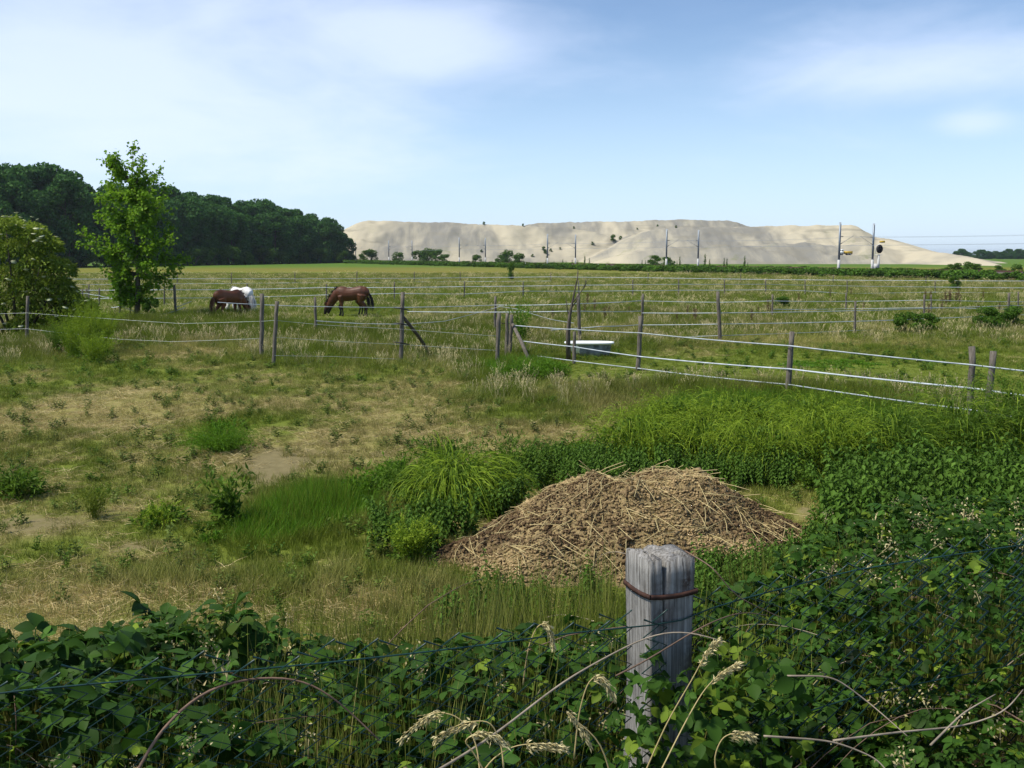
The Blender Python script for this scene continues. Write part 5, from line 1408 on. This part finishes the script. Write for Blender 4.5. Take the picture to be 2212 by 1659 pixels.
# spent flower clusters
n = 420; x = rng.uniform(-3, 3.6, n); y = rng.uniform(1.6, 5.2, n); th = thick(x, y); k = th > .15; x, y, th = x[k], y[k], th[k]; n = len(x)
scatter('spent_flowers', protos(tiny), np.stack([x, y, gz(x, y) + th * rng.uniform(.85, 1.12, n)], 1) - BO, np.column_stack([rng.normal(0, .5, (n, 2)), rng.random(n) * 6]), np.repeat(rng.uniform(.6, 1.2, (n, 1)), 3, 1), rng.integers(0, 2, n), np.zeros(n), rng.normal(-.2, .2, n), '', '', br)
# arching canes
def cane(p0, d0, L, r, bend, mat, wob=.06):
    P = [np.array(p0, float)]; d = unit(np.array(d0, float))
    for k in range(12):
        P.append(P[-1] + d * L / 12); d = unit(d + np.array((0, 0, -bend)) + rng.normal(0, wob, 3))
    P = np.array(P); mb = MB(); mb.tube(P - BO, np.linspace(r, r * .35, 13), 5); return mb.build('cane', M[mat], br, True)
for i in range(270):
    rt = i < 215
    x = random.uniform(.55, 3.2) if rt else random.uniform(-2.8, .5); y = random.uniform(1.8, 4.4) if rt else random.uniform(2.0, 4.0)
    if abs(x) > .56 * y + .6 or float(thick(np.array(x), np.array(y))) < .1: continue
    if math.hypot(x - PX_, y - PY_) < .25: continue
    z = float(gz(x, y)) + random.uniform(.1, .45); a_ = random.random() * 6.28
    cane((x, y, z), (math.cos(a_), math.sin(a_), random.uniform(.3, 1.1)), random.uniform(.6, 1.35), random.uniform(.0018, .0034), random.uniform(.12, .26), random.choice(('cane', 'drycane', 'drycane')) if rt else random.choice(('cane', 'cane', 'drycane')))
# long reddish stem curving across the netting and a few grey twigs lying on top
def sweep(pts, r, mat, name='cane'):
    P = np.array([atY(x, y, d) for x, y, d in pts]); tt_ = np.linspace(0, len(P) - 1, 28); Q = np.stack([np.interp(tt_, np.arange(len(P)), P[:, k]) for k in range(3)], 1)
    for _ in range(9): Q[1:-1] = (Q[:-2] + Q[1:-1] * 2 + Q[2:]) / 4
    mb = MB(); mb.tube(Q - BO, np.linspace(r, r * .45, len(Q)), 5); mb.build(name, M[mat], br, True)
sweep([(290, 1680, 2.2), (340, 1580, 2.25), (430, 1495, 2.3), (520, 1465, 2.35), (640, 1460, 2.4), (720, 1500, 2.4), (820, 1600, 2.4)], .0042, 'cane')
sweep([(900, 1690, 2.1), (1060, 1600, 2.3), (1200, 1480, 2.5), (1290, 1430, 2.6), (1400, 1370, 2.65), (1480, 1360, 2.65), (1560, 1385, 2.65)], .0034, 'drycane')
sweep([(1330, 1460, 2.6), (1400, 1425, 2.6), (1520, 1350, 2.66), (1600, 1320, 2.8), (1660, 1330, 2.9)], .0028, 'cane')
sweep([(1480, 1190, 2.85), (1540, 1225, 2.75), (1590, 1290, 2.75), (1700, 1340, 2.9)], .0024, 'cane')
sweep([(2010, 1610, 2.6), (2080, 1540, 2.7), (2150, 1500, 2.8)], .0034, 'drycane')
sweep([(1800, 1600, 2.5), (1950, 1580, 2.6), (2080, 1570, 2.7), (2170, 1540, 2.7), (2210, 1490, 2.8)], .0034, 'drycane')
sweep([(1700, 1460, 2.6), (1800, 1460, 2.6), (1880, 1520, 2.6), (1960, 1590, 2.5)], .003, 'drycane')
sweep([(1650, 1590, 2.4), (1800, 1600, 2.45), (1900, 1640, 2.45), (1950, 1720, 2.4)], .003, 'drycane')
# ripe grass panicles arching out of the brambles
gk = []
def panicle(pts, nb):
    P = np.array([atY(x, y, d) for x, y, d in pts]); b = P[0]
    tt_ = np.linspace(0, len(P) - 1, 22); Q = np.stack([np.interp(tt_, np.arange(len(P)), P[:, k]) for k in range(3)], 1)
    for _ in range(4): Q[1:-1] = (Q[:-2] + Q[1:-1] * 2 + Q[2:]) / 4
    t_ = thing('grass_stalk', 'ripe straw coloured grass panicle arching out of the brambles', 'grass', b, group='ripe grass panicles in the brambles')
    mb = MB(); mb.tube(Q - b, np.linspace(.0022, .0008, 22), 4, .4); mb.build('stem', M['straw'], t_)
    i = rng.integers(13, 22, nb * 9); tg = unit(np.gradient(Q, axis=0))[i]
    mb = MB(); L_ = rng.uniform(.010, .020, nb * 9); pos = Q[i] + rng.normal(0, .003, (nb * 9, 3)) - np.array((0, 0, .004)) * rng.random((nb * 9, 1)) * 3
    mb.leaves(pos - b, tg + rng.normal(0, .35, (nb * 9, 3)) + (0, 0, -.25), L_, .0045, rng.uniform(.4, 1, nb * 9)); mb.build('seed_head', M['seed'], t_)
for pts in ([(1040, 1700, 2.2), (1030, 1600, 2.25), (990, 1545, 2.25), (930, 1535, 2.25), (870, 1590, 2.25)], [(1090, 1700, 2.2), (1085, 1610, 2.25), (1060, 1555, 2.25), (1000, 1560, 2.25), (945, 1590, 2.25)], [(1330, 1720, 2.3), (1300, 1600, 2.3), (1215, 1535, 2.3), (1240, 1545, 2.3), (1272, 1600, 2.3)],
            [(1380, 1700, 2.4), (1440, 1560, 2.4), (1500, 1460, 2.4), (1530, 1400, 2.4), (1552, 1380, 2.4)], [(1400, 1720, 2.3), (1480, 1560, 2.4), (1520, 1490, 2.45), (1560, 1450, 2.45), (1592, 1432, 2.45)], [(1130, 1480, 2.6), (1140, 1400, 2.6), (1160, 1350, 2.6), (1185, 1345, 2.6), (1195, 1390, 2.6)],
            [(1240, 1640, 2.4), (1250, 1540, 2.4), (1270, 1470, 2.4), (1300, 1455, 2.4), (1325, 1500, 2.4)], [(1010, 1720, 2.2), (1060, 1640, 2.2), (1110, 1610, 2.2), (1170, 1605, 2.2), (1215, 1610, 2.2)], [(1560, 1720, 2.3), (1540, 1640, 2.3), (1560, 1590, 2.3), (1600, 1580, 2.3), (1625, 1590, 2.3)], [(1060, 1690, 2.2), (1020, 1620, 2.2), (1000, 1600, 2.2), (1040, 1575, 2.2), (1090, 1600, 2.2)]):
    panicle(pts, 14)

# ================================================================== THIN SUMMER 0.0006
hz = MB(); hz.box((0, 1900, 14.5), (9400, 10000, 33)); 
m = bpy.data.materials.new('haze'); m.use_nodes = True; t = m.node_tree; t.nodes.clear()
vo = N(t, 'ShaderNodeVolumePrincipled'); vo.inputs['Color'].default_value = (.80, .90, 1.0, 1); vo.inputs['Density'].default_value = 0.00009; vo.inputs['Anisotropy'].default_value = .2
ou = N(t, 'ShaderNodeOutputMaterial'); t.links.new(vo.outputs[0], ou.inputs['Volume'])
ho = hz.build('haze', m); tag(ho, 'thin pale summer haze over the fields', 'haze', kind='stuff')
